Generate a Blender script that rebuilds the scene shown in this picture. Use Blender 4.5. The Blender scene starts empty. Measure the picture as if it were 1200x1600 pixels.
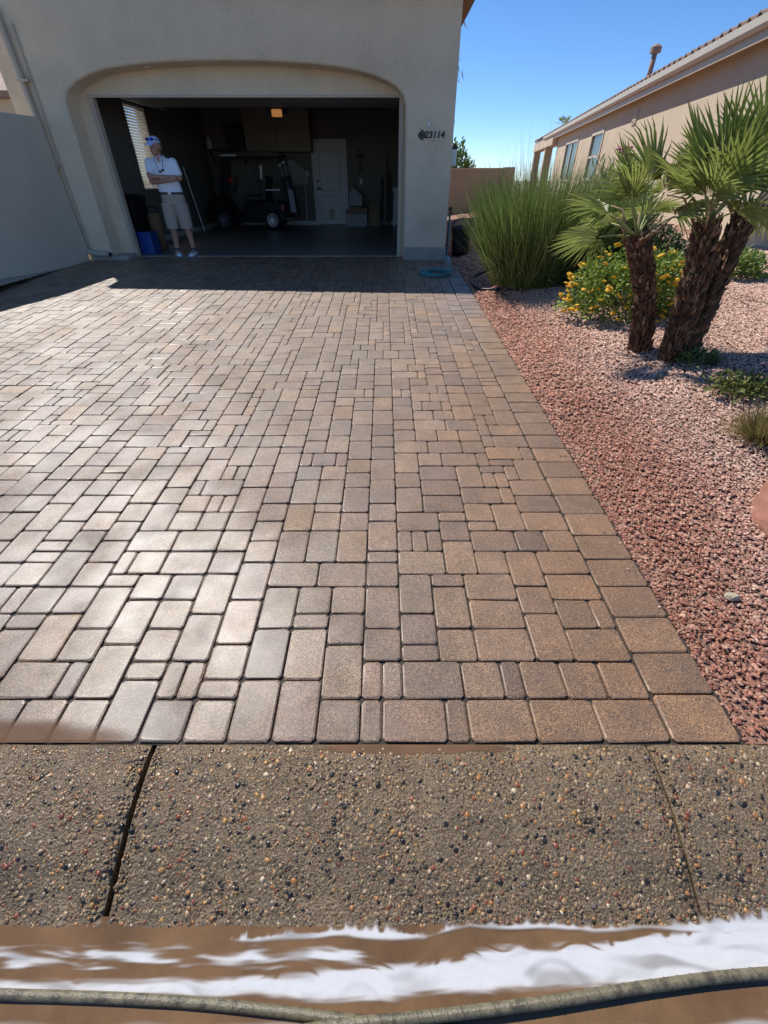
import bpy, bmesh, math, random
import numpy as np
from mathutils import Vector, Matrix, noise as mnoise
R = math.radians
random.seed(7); rng = np.random.default_rng(11)
S = bpy.context.scene
COL = S.collection

# ------------------------------------------------------------------ camera, sky, sun, exposure
PHI = R(2.57); KS = math.tan(PHI); Y0 = .7114; CAMZ = 1.5467
cam = bpy.data.cameras.new('camera'); co = bpy.data.objects.new('camera', cam); COL.objects.link(co)
co.location = (0, 0, CAMZ); co.rotation_euler = (R(90 - 37.4), 0, 0)
cam.sensor_fit = 'VERTICAL'; cam.sensor_height = 36; cam.lens = 36 * 680 / 1600
cam.clip_start = .02; cam.clip_end = 2000
S.camera = co
SUN_EL, SUN_AZ = 50, 41          # azimuth measured to the left of straight ahead
w = bpy.data.worlds.new('World'); S.world = w; w.use_nodes = True
nt = w.node_tree; bg = nt.nodes['Background']
sky = nt.nodes.new('ShaderNodeTexSky'); sky.sky_type = 'NISHITA'; sky.sun_disc = False
sky.sun_elevation = R(SUN_EL); sky.sun_rotation = R(-SUN_AZ)
sky.altitude = 2200; sky.air_density = .8; sky.dust_density = 0; sky.ozone_density = 5
hs = nt.nodes.new('ShaderNodeHueSaturation'); hs.inputs['Saturation'].default_value = 1.12
nt.links.new(sky.outputs[0], hs.inputs['Color']); nt.links.new(hs.outputs[0], bg.inputs[0]); bg.inputs[1].default_value = .12
sl = bpy.data.lights.new('sun', 'SUN'); so = bpy.data.objects.new('sun', sl); COL.objects.link(so)
sl.energy = 4.4; sl.angle = R(.53); sl.color = (1, .965, .905)
sd = Vector((-math.sin(R(SUN_AZ)) * math.cos(R(SUN_EL)), math.cos(R(SUN_AZ)) * math.cos(R(SUN_EL)), math.sin(R(SUN_EL))))
so.rotation_euler = sd.to_track_quat('Z', 'Y').to_euler()
vs = S.view_settings; vs.view_transform = 'Standard'; vs.look = 'None'; vs.exposure = .44; vs.gamma = 1; vs.use_curve_mapping = False
S.cycles.max_bounces = 8; S.cycles.diffuse_bounces = 5; S.cycles.transparent_max_bounces = 16

# ------------------------------------------------------------------ helpers
def tag(o, label=None, cat=None, group=None, kind=None):
    if label: o['label'] = label
    if cat: o['category'] = cat
    if group: o['group'] = group
    if kind: o['kind'] = kind
    return o
def empty(name, loc=(0, 0, 0), rz=0, parent=None):
    o = bpy.data.objects.new(name, None); COL.objects.link(o); o.location = loc; o.rotation_euler = (0, 0, rz)
    o.empty_display_size = .1
    if parent: o.parent = parent
    return o
def thing(name, label, cat, loc=(0, 0, 0), rz=0, group=None):
    return tag(empty(name, loc, rz), label, cat, group)
def wloc(o):
    v = Vector((0, 0, 0))
    while o is not None:
        v += Vector(o.location); o = o.parent
    return v
def link(name, me, parent=None):
    o = bpy.data.objects.new(name, me); COL.objects.link(o)
    if parent is not None: o.parent = parent
    return o
def np_mesh(name, V, F, mat=None, colors=None, smooth=False):
    """V (n,3); F (m,k) constant k or list of such arrays; colors per vertex"""
    me = bpy.data.meshes.new(name)
    Fs = F if isinstance(F, list) else [F]
    V = np.asarray(V, dtype=np.float32)
    me.vertices.add(len(V)); me.vertices.foreach_set('co', V.ravel())
    loops = np.concatenate([f.ravel() for f in Fs]).astype(np.int32)
    tot = np.concatenate([np.full(len(f), f.shape[1]) for f in Fs]).astype(np.int32)
    st = np.concatenate([[0], np.cumsum(tot)[:-1]]).astype(np.int32)
    me.loops.add(len(loops)); me.loops.foreach_set('vertex_index', loops)
    me.polygons.add(len(tot)); me.polygons.foreach_set('loop_start', st); me.polygons.foreach_set('loop_total', tot)
    me.polygons.foreach_set('use_smooth', np.full(len(tot), bool(smooth)))
    me.update(calc_edges=True); me.validate()
    if colors is not None:
        a = me.attributes.new('tone', 'FLOAT_COLOR', 'POINT')
        c = np.ones((len(V), 4), dtype=np.float32); c[:, :3] = colors
        a.data.foreach_set('color', c.ravel())
    if mat: me.materials.append(mat)
    return me
class MB:
    def __init__(s): s.v = []; s.f = []
    def add(s, vs_, fs):
        n = len(s.v); s.v += [tuple(p) for p in vs_]; s.f += [tuple(i + n for i in f) for f in fs]; return s
    def box(s, x0, x1, y0, y1, z0, z1):
        return s.add([(x0, y0, z0), (x1, y0, z0), (x1, y1, z0), (x0, y1, z0), (x0, y0, z1), (x1, y0, z1), (x1, y1, z1), (x0, y1, z1)],
                     [(0, 3, 2, 1), (4, 5, 6, 7), (0, 1, 5, 4), (1, 2, 6, 5), (2, 3, 7, 6), (3, 0, 4, 7)])
    def bar(s, a, b, wd, ht, up=(0, 0, 1)):
        a = Vector(a); b = Vector(b); d = (b - a).normalized(); u = Vector(up)
        if abs(d.dot(u)) > .95: u = Vector((0, 1, 0))
        sx = d.cross(u).normalized() * wd / 2; sy = sx.cross(d).normalized() * ht / 2
        p = [a - sx - sy, a + sx - sy, a + sx + sy, a - sx + sy, b - sx - sy, b + sx - sy, b + sx + sy, b - sx + sy]
        return s.add(p, [(0, 1, 2, 3), (7, 6, 5, 4), (0, 4, 5, 1), (1, 5, 6, 2), (2, 6, 7, 3), (3, 7, 4, 0)])
    def tube(s, pts, rad, n=10, cap=True):
        pts = [Vector(p) for p in pts]; m = len(pts)
        if not hasattr(rad, '__len__'): rad = [rad] * m
        rings = []; ref = None
        for i, p in enumerate(pts):
            d = (pts[min(i + 1, m - 1)] - pts[max(i - 1, 0)]).normalized()
            if ref is None: ref = Vector((0, 0, 1)) if abs(d.z) < .9 else Vector((0, 1, 0))
            x = d.cross(ref).normalized(); y = x.cross(d).normalized(); ref = y
            rings.append([p + x * (math.cos(2 * math.pi * k / n) * rad[i]) + y * (math.sin(2 * math.pi * k / n) * rad[i]) for k in range(n)])
        vv = [q for r_ in rings for q in r_]; ff = []
        for i in range(m - 1):
            for k in range(n):
                ff.append((i * n + k, i * n + (k + 1) % n, (i + 1) * n + (k + 1) % n, (i + 1) * n + k))
        if cap: ff.append(tuple(range(n))[::-1]); ff.append(tuple((m - 1) * n + k for k in range(n)))
        return s.add(vv, ff)
    def loft(s, rings, cap=True, closed=True):
        n = len(rings[0]); vv = [q for r_ in rings for q in r_]; ff = []
        for i in range(len(rings) - 1):
            for k in range(n if closed else n - 1):
                ff.append((i * n + k, i * n + (k + 1) % n, (i + 1) * n + (k + 1) % n, (i + 1) * n + k))
        if cap: ff.append(tuple(range(n))[::-1]); ff.append(tuple((len(rings) - 1) * n + k for k in range(n)))
        return s.add(vv, ff)
    def ell(s, c, r, n=14, m=9):
        rings = []
        for i in range(m):
            t = math.pi * (i + .5) / m - math.pi / 2 if 0 else math.pi * i / (m - 1) - math.pi / 2
            t = max(-1.52, min(1.52, t))
            rings.append([(c[0] + r[0] * math.cos(t) * math.cos(2 * math.pi * k / n), c[1] + r[1] * math.cos(t) * math.sin(2 * math.pi * k / n), c[2] + r[2] * math.sin(t)) for k in range(n)])
        return s.loft(rings)
    def prism(s, poly, axis, a, b):
        """poly 2-D; axis 'x','y','z' = extrusion axis"""
        def P(q, t): return {'x': (t, q[0], q[1]), 'y': (q[0], t, q[1]), 'z': (q[0], q[1], t)}[axis]
        n = len(poly); vv = [P(q, a) for q in poly] + [P(q, b) for q in poly]
        ff = [tuple(range(n))[::-1], tuple(range(n, 2 * n))] + [(i, (i + 1) % n, n + (i + 1) % n, n + i) for i in range(n)]
        return s.add(vv, ff)
    def build(s, name, mat, parent=None, world=False, smooth=False, bevel=0, fix=True):
        off = wloc(parent) if (world and parent is not None) else Vector((0, 0, 0))
        me = bpy.data.meshes.new(name)
        me.from_pydata([tuple(Vector(p) - off) for p in s.v], [], s.f)
        bm = bmesh.new(); bm.from_mesh(me)
        if fix: bmesh.ops.recalc_face_normals(bm, faces=bm.faces)
        if bevel:
            es = [e for e in bm.edges if len(e.link_faces) == 2 and e.calc_face_angle(0) > .6]
            bmesh.ops.bevel(bm, geom=es, offset=bevel, segments=2, affect='EDGES', profile=.6)
        bm.to_mesh(me); bm.free()
        if smooth:
            for p in me.polygons: p.use_smooth = True
        if mat: me.materials.append(mat)
        return link(name, me, parent)
def smooth_auto(o, ang=40):
    try:
        for p in o.data.polygons: p.use_smooth = True
        o.data.set_sharp_from_angle(angle=R(ang))
    except Exception: pass
    return o
def sm(a, b, x):
    t = min(1, max(0, (x - a) / (b - a))); return t * t * (3 - 2 * t)

# ------------------------------------------------------------------ materials
def mat(name, base=(.5, .5, .5), rough=.6, var=.0, vscale=8, bump=0, bscale=60, metal=0, spec=.5, src=None, speck=0, spscale=300,
        rvar=0, stain=None, sscale=2, trans=0, coat=0, cover=False, emit=None, emis=1, sub=0, detail=5):
    m = bpy.data.materials.new(name); m.use_nodes = True; t = m.node_tree; N = t.nodes; L = t.links
    b = N['Principled BSDF']; b.inputs['Roughness'].default_value = rough; b.inputs['Metallic'].default_value = metal
    b.inputs['Specular IOR Level'].default_value = spec
    tc = N.new('ShaderNodeTexCoord'); out = tc.outputs['Object']
    def nz(scale, det=detail, rgh=.6):
        n = N.new('ShaderNodeTexNoise'); n.inputs['Scale'].default_value = scale; n.inputs['Detail'].default_value = det; n.inputs['Roughness'].default_value = rgh
        L.new(out, n.inputs['Vector']); return n
    def mix(kind, fac, a, bb):
        x = N.new('ShaderNodeMix'); x.data_type = 'RGBA'; x.blend_type = kind
        for sck, v in ((x.inputs[0], fac), (x.inputs[6], a), (x.inputs[7], bb)):
            if hasattr(v, 'links'): L.new(v, sck)
            else: sck.default_value = v if not isinstance(v, tuple) else (*v[:3], 1)
        return x.outputs[2]
    def ramp(sck, a, bb, c0=0, c1=1):
        r_ = N.new('ShaderNodeMapRange'); r_.inputs[1].default_value = a; r_.inputs[2].default_value = bb; r_.inputs[3].default_value = c0; r_.inputs[4].default_value = c1
        L.new(sck, r_.inputs[0]); return r_.outputs[0]
    if src == 'attr':
        a = N.new('ShaderNodeAttribute'); a.attribute_name = 'tone'; c = a.outputs['Color']
    elif src == 'objcolor':
        a = N.new('ShaderNodeObjectInfo'); c = a.outputs['Color']
    else:
        rgb = N.new('ShaderNodeRGB'); rgb.outputs[0].default_value = (*base, 1); c = rgb.outputs[0]
    if src in ('attr', 'objcolor'):          # let the grain differ from piece to piece
        ge = N.new('ShaderNodeNewGeometry'); out = ge.outputs['Position']
    if var:
        n = nz(vscale); f = ramp(n.outputs['Fac'], .25, .75, 1 - var, 1 + var)
        c = mix('MULTIPLY', 1.0, c, f)
    if stain:
        n = nz(sscale, 4); c = mix('MIX', ramp(n.outputs['Fac'], stain[3], stain[3] + .16, 0, stain[4] if len(stain) > 4 else .6), c, stain[:3])
    if speck:
        n = nz(spscale, 2, .7); c = mix('MULTIPLY', 1.0, c, ramp(n.outputs['Fac'], .3, .7, 1 - speck, 1 + speck))
    L.new(c, b.inputs['Base Color'])
    if rvar:
        n = nz(vscale * 1.7, 4); L.new(ramp(n.outputs['Fac'], .3, .7, max(.03, rough - rvar), rough + rvar), b.inputs['Roughness'])
    if bump:
        n = nz(bscale, 6, .65); bp = N.new('ShaderNodeBump'); bp.inputs['Strength'].default_value = bump; bp.inputs['Distance'].default_value = .01
        L.new(n.outputs['Fac'], bp.inputs['Height']); L.new(bp.outputs[0], b.inputs['Normal'])
    if trans:                                  # thin leaf or cloth letting light through
        tr = N.new('ShaderNodeBsdfTranslucent'); L.new(c, tr.inputs[0]); ms = N.new('ShaderNodeMixShader'); ms.inputs[0].default_value = trans
        L.new(b.outputs[0], ms.inputs[1]); L.new(tr.outputs[0], ms.inputs[2]); L.new(ms.outputs[0], N['Material Output'].inputs[0])
    if cover:                                  # thin film: the attribute says how much of the surface it hides
        at = N.new('ShaderNodeAttribute'); at.attribute_name = 'cover'; tp = N.new('ShaderNodeBsdfTransparent'); ms = N.new('ShaderNodeMixShader')
        L.new(at.outputs['Fac'], ms.inputs[0]); L.new(tp.outputs[0], ms.inputs[1]); L.new(b.outputs[0], ms.inputs[2]); L.new(ms.outputs[0], N['Material Output'].inputs[0])
    if emit:
        b.inputs['Emission Color'].default_value = (*emit, 1); b.inputs['Emission Strength'].default_value = emis
    if coat:
        n = nz(2.4, 3); L.new(ramp(n.outputs['Fac'], .36, .64, coat * .35, min(1, coat * 1.25)), b.inputs['Coat Weight'])
    if src in ('attr', 'objcolor') and coat:      # coarse aggregate showing in the worn face
        n = nz(75, 3, .7); c2 = mix('MULTIPLY', 1.0, c, ramp(n.outputs['Fac'], .3, .7, .66, 1.34)); L.new(c2, b.inputs['Base Color'])
    if coat: b.inputs['Coat Roughness'].default_value = .43
    return m
STUCCO = mat('stucco', (.74, .615, .435), .9, .09, 1.8, .75, 38, spec=.2, stain=(.55, .46, .33, .54, .5), sscale=1.1, speck=.10, spscale=45)
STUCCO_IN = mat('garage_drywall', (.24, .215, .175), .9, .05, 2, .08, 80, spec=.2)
STUCCO_WALL = mat('grey_stucco', (.57, .495, .375), .92, .08, 2.2, .6, 42, spec=.2, stain=(.54, .48, .39, .6, .4), sscale=1.2)
STUCCO_TAN = mat('tan_stucco', (.53, .435, .32), .92, .06, 1.2, .6, 34, spec=.15, stain=(.47, .38, .275, .55, .5), sscale=.5)
TRIM = mat('painted_trim', (.52, .44, .33), .6, .06, 6, .1, 120)
PLINTH = mat('plinth_concrete', (.37, .34, .29), .9, .14, 9, .4, 60, stain=(.24, .22, .19, .55, .5), sscale=6)
WOODTRIM = mat('stained_fascia', (.20, .115, .055), .6, .2, 14, .2, 60)
TILE = mat('clay_tile', (.30, .20, .15), .85, .25, 5, .3, 60, stain=(.42, .34, .29, .52, .6), sscale=3)
CREAM = mat('cream_paint', (.52, .43, .31), .55, .05, 6, .05, 80)
GUTTERM = mat('gutter_paint', (.52, .465, .37), .45, .05, 6)
GLASS = mat('window_glass', (.05, .06, .05), .2, spec=.3)
DARKGLASS = mat('windshield_acrylic', (.02, .024, .027), .08, spec=.5)
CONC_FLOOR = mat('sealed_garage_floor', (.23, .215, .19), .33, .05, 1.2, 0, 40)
BLACKPL = mat('black_plastic', (.012, .012, .014), .42, .1, 20, .05, 90)
BLACKPAINT = mat('black_gloss_paint', (.006, .006, .007), .5, spec=.25)
RUBBER = mat('tyre_rubber', (.015, .015, .015), .8, .1, 40, .2, 120)
CHROME = mat('machined_rim', (.36, .37, .39), .35, metal=1)
WHITEPL = mat('white_plastic', (.72, .72, .70), .5, .03, 10)
WHITEDOOR = mat('white_door_paint', (.72, .68, .64), .5, .03, 6, .03, 60)
CABW = mat('cabinet_laminate', (.30, .245, .18), .6, .08, 3)
BLUEPL = mat('blue_box_card', (.02, .075, .33), .5, .06, 9)
BROWNCARD = mat('cardboard', (.28, .19, .11), .85, .08, 12, .1, 90)
BRASS = mat('dull_brass', (.45, .36, .2), .35, metal=1)
IRON = mat('dark_bronze', (.045, .03, .022), .5, .2, 30, .2, 90)
GREYMET = mat('grey_metal', (.45, .45, .45), .4, metal=.9)
BULB = mat('warm_lamp_cover', (.8, .4, .15), .4, emit=(1, .42, .13), emis=.22)
RED = mat('red_plastic', (.55, .03, .02), .4)
BLIND = mat('white_blind_slat', (.80, .77, .66), .5, trans=.72)
SKIN = mat('skin', (.48, .25, .17), .5, .08, 30, .06, 160)
POLO = mat('white_polo_cloth', (.86, .88, .94), .85, .04, 20, .25, 26)
SHORTSM = mat('khaki_cotton', (.42, .355, .28), .9, .06, 24, .3, 26)
CAPM = mat('sky_tinted_cap_cloth', (.52, .64, .95), .85, .03, 20, .15, 160)  # white cloth with the sky's blue cast put into its colour
SHOEM = mat('white_shoe', (.80, .86, .92), .6, .03, 30, .1, 90)
SHADES = mat('mirrored_blue_lens', (.03, .06, .35), .08, metal=.8)
LEATHER = mat('dark_belt', (.05, .04, .035), .5)
HAIR = mat('grey_hair', (.32, .29, .26), .8, .2, 60, .4, 200)
TRUNKM = mat('palm_trunk_fibre', (.06, .036, .022), .95, .45, 25, .8, 70, spec=.2)
BOOT = mat('palm_leaf_base', src='attr', rough=.9, var=.3, vscale=40, bump=.4, bscale=90, spec=.2)
PALM = mat('palm_leaf', src='attr', rough=.38, var=.2, vscale=12, trans=.42, bump=.1, bscale=80)
PETIOLE = mat('palm_petiole', (.27, .29, .09), .5, .2, 20)
GRASS = mat('grass_blade', src='attr', rough=.45, trans=.3, var=.12, vscale=6)
LEAF = mat('leaf', src='attr', rough=.5, trans=.3, var=.12, vscale=20)
FLOWER = mat('yellow_petals', (.85, .50, .02), .6, .2, 60, trans=.2)
PINK = mat('pink_petals', (.80, .20, .38), .6, .15, 60, trans=.25)
STEM = mat('woody_stem', (.13, .09, .055), .9, .2, 30, .3, 90)
STONE = mat('gravel_stone', src='attr', rough=.8, var=.25, vscale=90, bump=.3, bscale=250, spec=.3)
PEB = mat('wet_pebble', src='attr', rough=.26, var=.15, vscale=200, spec=.5)
REDROCK = mat('red_sandstone', (.27, .115, .075), .85, .35, 9, .9, 22, stain=(.36, .22, .15, .52, .7), sscale=6)
TANROCK = mat('tan_cobble', (.40, .33, .23), .7, .2, 25, .3, 90)
def paver_mat(name, src):
    m = mat(name, src=src, rough=.55, var=.30, vscale=7, bump=.9, bscale=200, speck=.75, spscale=190, rvar=.08,
            stain=(.20, .105, .045, .55, .6), sscale=4.5, spec=.9, detail=6, coat=.8)
    return m
PAVER = paver_mat('tumbled_concrete_paver', 'objcolor'); PAVERS = paver_mat('tumbled_concrete_paver_far', 'attr')
JOINT = mat('wet_joint_sand', (.03, .02, .013), .7, .3, 40, .5, 160)
CURBM = mat('exposed_aggregate_concrete', (.18, .122, .066), .22, .25, 14, .8, 130, speck=.8, spscale=170, rvar=.08, stain=(.085, .055, .03, .52, .65), sscale=4.5)
SOIL = mat('decomposed_granite', (.27, .145, .10), .95, .25, 5, .8, 60, speck=.5, spscale=70, stain=(.36, .225, .16, .5, .6), sscale=1.3)
ASPH = mat('asphalt', (.055, .052, .048), .7, .2, 12, .5, 150)
DESERT = mat('desert_ground', (.32, .23, .17), .95, .2, .4)
YARD = mat('courtyard_paving', (.45, .37, .28), .9, .1, 2)
WATER = mat('muddy_water', (.155, .088, .042), .06, .38, 5, .16, 26, spec=.5)
FOAM = mat('soap_foam', src='attr', rough=.22, var=.04, vscale=30, bump=.12, bscale=30, cover=True)
HOSEM = mat('wet_grey_hose', (.15, .128, .08), .33, .3, 30, .35, 130, stain=(.05, .043, .03, .48, .8), sscale=34)
BAND = mat('hose_wear_bands', (.06, .052, .04), .5)
TEAL = mat('teal_hose', (.06, .32, .36), .4, .1, 20)
PUD = mat('brown_puddle', (.17, .095, .05), .05, .2, 8, spec=.5, cover=True)

# ------------------------------------------------------------------ ground, street, curb, driveway
def plane_obj(name, x0, x1, y0, y1, z, m):
    return tag(MB().add([(x0, y0, z), (x1, y0, z), (x1, y1, z), (x0, y1, z)], [(0, 1, 2, 3)]).build(name, m, fix=False), kind='structure')
plane_obj('ground', -600, 600, -300, 900, -.45, DESERT)
plane_obj('street', -30, 30, -14, -.32, -.142, ASPH)
def gz(x, y):
    d = max(0, x - 1.25)
    return (min(y, 9.6) - Y0) * KS + (.26 * (1 - math.exp(-d)) +   .05 * min(d, 6)) * sm(.6, 2.6, y) + .018 * mnoise.noise((x * 1.3, y * 1.3, 0)) * sm(0, .3, d)
# garden terrain
xs = np.concatenate([np.linspace(1.0, 5.0, 61), np.linspace(5.2, 16, 24)]); ys = np.concatenate([np.linspace(.712, 8, 100), np.linspace(8.2, 40, 60)])
V = []
for y in ys:
    for x in xs:
        z = gz(x, y) - .012
        if x < 1.25: z -= .03 if y < 9.0 else 0
        V.append((x, y, z))
nx = len(xs); ii, jj = np.meshgrid(np.arange(len(ys) - 1), np.arange(nx - 1), indexing='ij'); b0 = (ii * nx + jj).ravel()
garden = link('garden_bed', np_mesh('garden_bed', V, np.stack([b0, b0 + 1, b0 + nx + 1, b0 + nx], 1), SOIL, smooth=True)); tag(garden, kind='structure')
plane_obj('courtyard', -16, -5.45, 4, 24, .345, YARD)

# unit stones: jittered icosahedra
def ico():
    t = (1 + 5 ** .5) / 2
    v = np.array([(-1, t, 0), (1, t, 0), (-1, -t, 0), (1, -t, 0), (0, -1, t), (0, 1, t), (0, -1, -t), (0, 1, -t), (t, 0, -1), (t, 0, 1), (-t, 0, -1), (-t, 0, 1)]) / math.sqrt(1 + t * t)
    f = np.array([(0, 11, 5), (0, 5, 1), (0, 1, 7), (0, 7, 10), (0, 10, 11), (1, 5, 9), (5, 11, 4), (11, 10, 2), (10, 7, 6), (7, 1, 8), (3, 9, 4), (3, 4, 2), (3, 2, 6), (3, 6, 8), (3, 8, 9), (4, 9, 5), (2, 4, 11), (6, 2, 10), (8, 6, 7), (9, 8, 1)])
    return v, f
IV, IF = ico()
def stones(name, pos, size, flat, cols, m, parent=None, jit=.28, smooth=False, nrm=None):
    n = len(pos)
    v = IV[None] * (1 + rng.uniform(-jit, jit, (n, 12, 1)))
    sc = np.stack([rng.uniform(.75, 1.35, n), rng.uniform(.6, 1.0, n), flat * rng.uniform(.75, 1.25, n)], 1)
    v = v * sc[:, None, :]
    tl = rng.normal(0, .35 if jit > .15 else .12, n); c, s_ = np.cos(tl), np.sin(tl)
    y, z = v[..., 1].copy(), v[..., 2].copy(); v[..., 1] = y * c[:, None] - z * s_[:, None]; v[..., 2] = y * s_[:, None] + z * c[:, None]
    a = rng.uniform(0, 2 * np.pi, n); c, s_ = np.cos(a), np.sin(a)
    x, y = v[..., 0].copy(), v[..., 1].copy(); v[..., 0] = x * c[:, None] - y * s_[:, None]; v[..., 1] = x * s_[:, None] + y * c[:, None]
    if nrm is not None:      # tilt about x so that pebbles lie on a slope (nrm = angle)
        c, s_ = np.cos(nrm), np.sin(nrm); y, z = v[..., 1].copy(), v[..., 2].copy()
        v[..., 1] = y * c[:, None] - z * s_[:, None]; v[..., 2] = y * s_[:, None] + z * c[:, None]
    v = v * size[:, None, None] + pos[:, None, :]
    F = (IF[None] + (np.arange(n) * 12)[:, None, None]).reshape(-1, 3)
    o = link(name, np_mesh(name, v.reshape(-1, 3), F, m, np.repeat(cols, 12, axis=0), smooth), parent)
    return tag(o, kind='stuff')

# ---- curb of exposed aggregate
curb = MB().prism([(Y0 - .004, -.03), (.6, -.05), (.45, -.09), (.33, -.14), (.2, -.165), (-.34, -.165), (-.34, -.3), (Y0 - .004, -.3)], 'x', -5, 5).build('curb', JOINT)
tag(curb, kind='structure')
PROF = [(Y0 - .006, -.004), (Y0 - .05, -.0), (.60, -.008), (.50, -.030), (.40, -.067), (.32, -.104), (.27, -.122), (.21, -.134), (.1, -.141), (-.1, -.143), (-.335, -.138)]
def profz(y):
    for (a, za), (b, zb) in zip(PROF, PROF[1:]):
        if b <= y <= a: t = (a - y) / (a - b); return za + (zb - za) * t, math.atan2(za - zb, a - b)
    return -.14, 0
xsj = [(-4.2, -2.505), (-2.49, -.802), (-.784, .902), (.909, 2.6), (2.606, 4.3)]
for a, b in xsj:
    rings = []
    for x in np.linspace(a, b, 40):
        e = min(1, min(x - a, b - x) / .012); dz = -.006 * (1 - e)
        rings.append([(x, y, z + dz + .0016 * mnoise.noise((x * 9, y * 9, 1))) for y, z in PROF] + [(x, -.335, -.2), (x, Y0 - .006, -.2)])
    MB().loft(rings).build('curb_slab', CURBM, curb, smooth=False)
n = 27000
px_ = rng.uniform(-2.2, 2.4, n); py_ = rng.uniform(.264, Y0 - .015, n)
ok = np.ones(n, bool)
for j in (-.793, .9055): ok &= np.abs(px_ - j) > .013
px_, py_ = px_[ok], py_[ok]; n = len(px_)
pz = np.array([profz(y) for y in py_])
pal = np.array([(.22, .165, .105), (.28, .215, .14), (.17, .125, .085), (.36, .275, .18), (.022, .02, .02), (.035, .03, .03), (.46, .38, .28), (.36, .18, .08), (.24, .085, .05), (.40, .24, .09), (.2, .17, .16), (.6, .53, .43)])
pw = np.array([.2, .17, .15, .07, .10, .09, .03, .06, .06, .05, .05, .012])
ci = rng.choice(len(pal), n, p=pw / pw.sum())
size = np.clip(rng.lognormal(math.log(.0037), .52, n), .0016, .0115)
stones('pebble', np.stack([px_, py_, pz[:, 0] + size * -.1], 1), size, .30, pal[ci] * np.array((.86, .76, .64)) * rng.uniform(.8, 1.2, (n, 1)), PEB, curb, jit=.12, smooth=True, nrm=pz[:, 1])

# ---- driveway: root tilted to the slope, children are pavers in plane coordinates
TL = (9.5 - Y0) / math.cos(PHI)
driveway = MB().add([(-7.2, -.004, -.011), (1.262, -.004, -.011), (1.262, TL, -.011), (-7.2, TL, -.011)], [(0, 1, 2, 3)]).build('driveway', JOINT, fix=False)
driveway.location = (0, Y0, 0); driveway.rotation_euler = (PHI, 0, 0); tag(driveway, kind='structure')
U = .0775; JT = .0058
def paver_geo(wd, hg, seed):
    rr = random.Random(seed); cr = .011
    def loop(ins, z, wob):
        a, b = wd / 2 - ins, hg / 2 - ins; c = cr
        q = [(-a + c, -b), (a - c, -b), (a, -b + c), (a, b - c), (a - c, b), (-a + c, b), (-a, b - c), (-a, -b + c)]
        return [(x + rr.uniform(-wob, wob), y + rr.uniform(-wob, wob), z + rr.uniform(-wob, wob) * .3) for x, y in q]
    L0 = loop(0, -.03, .0006); L1 = loop(0, -.0050, .0018); L2 = loop(.0020, -.0016, .0014); L3 = loop(.0062, 0, .0016)
    v = L0 + L1 + L2 + L3; f = []
    for k in range(3):
        for i in range(8): f.append((k * 8 + i, k * 8 + (i + 1) % 8, k * 8 + 8 + (i + 1) % 8, k * 8 + 8 + i))
    f4 = np.array(f); f8 = np.array([[24, 25, 26, 27, 28, 29, 30, 31]])
    return np.array(v), f4, f8
ptone = [(.245, .172, .115), (.225, .152, .10), (.27, .192, .13), (.225, .152, .115), (.19, .128, .09), (.275, .168, .085), (.25, .19, .14), (.245, .158, .11), (.275, .20, .132)]
pwt = [5, 4, 4, 3, 2, 1.1, 3, 2.5, 2]
pieces = []         # (cx, cy, w, h)
XR = 1.0
W = int(7.4 / U); ln = int(TL / U) + 1
sky_ = [0] * W; pr = random.Random(5)
while True:
    m_ = min(sky_)
    if m_ >= ln: break
    i = sky_.index(m_); L_ = 1
    while i + L_ < W and sky_[i + L_] == m_: L_ += 1
    lat = i * U
    colb = .55 if 1.2 < lat < 3.6 else .3
    opts = {(2, 2): .40, (2, 3): .14 + colb * .5, (3, 2): .42 - colb * .4, (2, 1): .13, (1, 2): .10}
    best = [(o_, p_) for o_, p_ in opts.items() if o_[0] <= L_ and (L_ - o_[0] != 1 or pr.random() < .12)]
    if not best: best = [(o_, p_) for o_, p_ in opts.items() if o_[0] <= L_]
    o_ = pr.choices([q[0] for q in best], [q[1] for q in best])[0]
    if m_ == 0 and o_ == (2, 3) and pr.random() < .3: o_ = (2, 2)
    pieces.append((XR - (i + o_[0] / 2) * U, (m_ + o_[1] / 2) * U, o_[0] * U, o_[1] * U))
    for k in range(o_[0]): sky_[i + k] += o_[1]
for k in range(int(TL / .175) + 1): pieces.append((1.1265, (k + .5) * .175, .243, .175))
def vis(x, t):
    y = Y0 + t * math.cos(PHI); z = t * math.sin(PHI) - CAMZ
    c = y * math.cos(R(37.4)) - z * math.sin(R(37.4))
    u = 600 + 680 * x / c
    return u, c
keep = []
for (x, t, a, b) in pieces:
    u, c = vis(x, t)
    if u < -260 * 2.2 / max(c, 1.0) - 120: continue
    yy = Y0 + t
    if x < -5.25 - .3 * (8.9 - yy) - .35: continue
    if t - b / 2 > TL - .02: continue
    if t + b / 2 > TL: b = 2 * (TL - (t - b / 2)) / 2; t = TL - b / 2
    keep.append((x, t, a, b, c, u))
keep.sort(key=lambda p: p[4] + (10 if (p[5] < -60 or p[5] > 1260) else 0))
cache = {}; far_v, far_f4, far_f8, far_c, nv = [], [], [], [], 0
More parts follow.
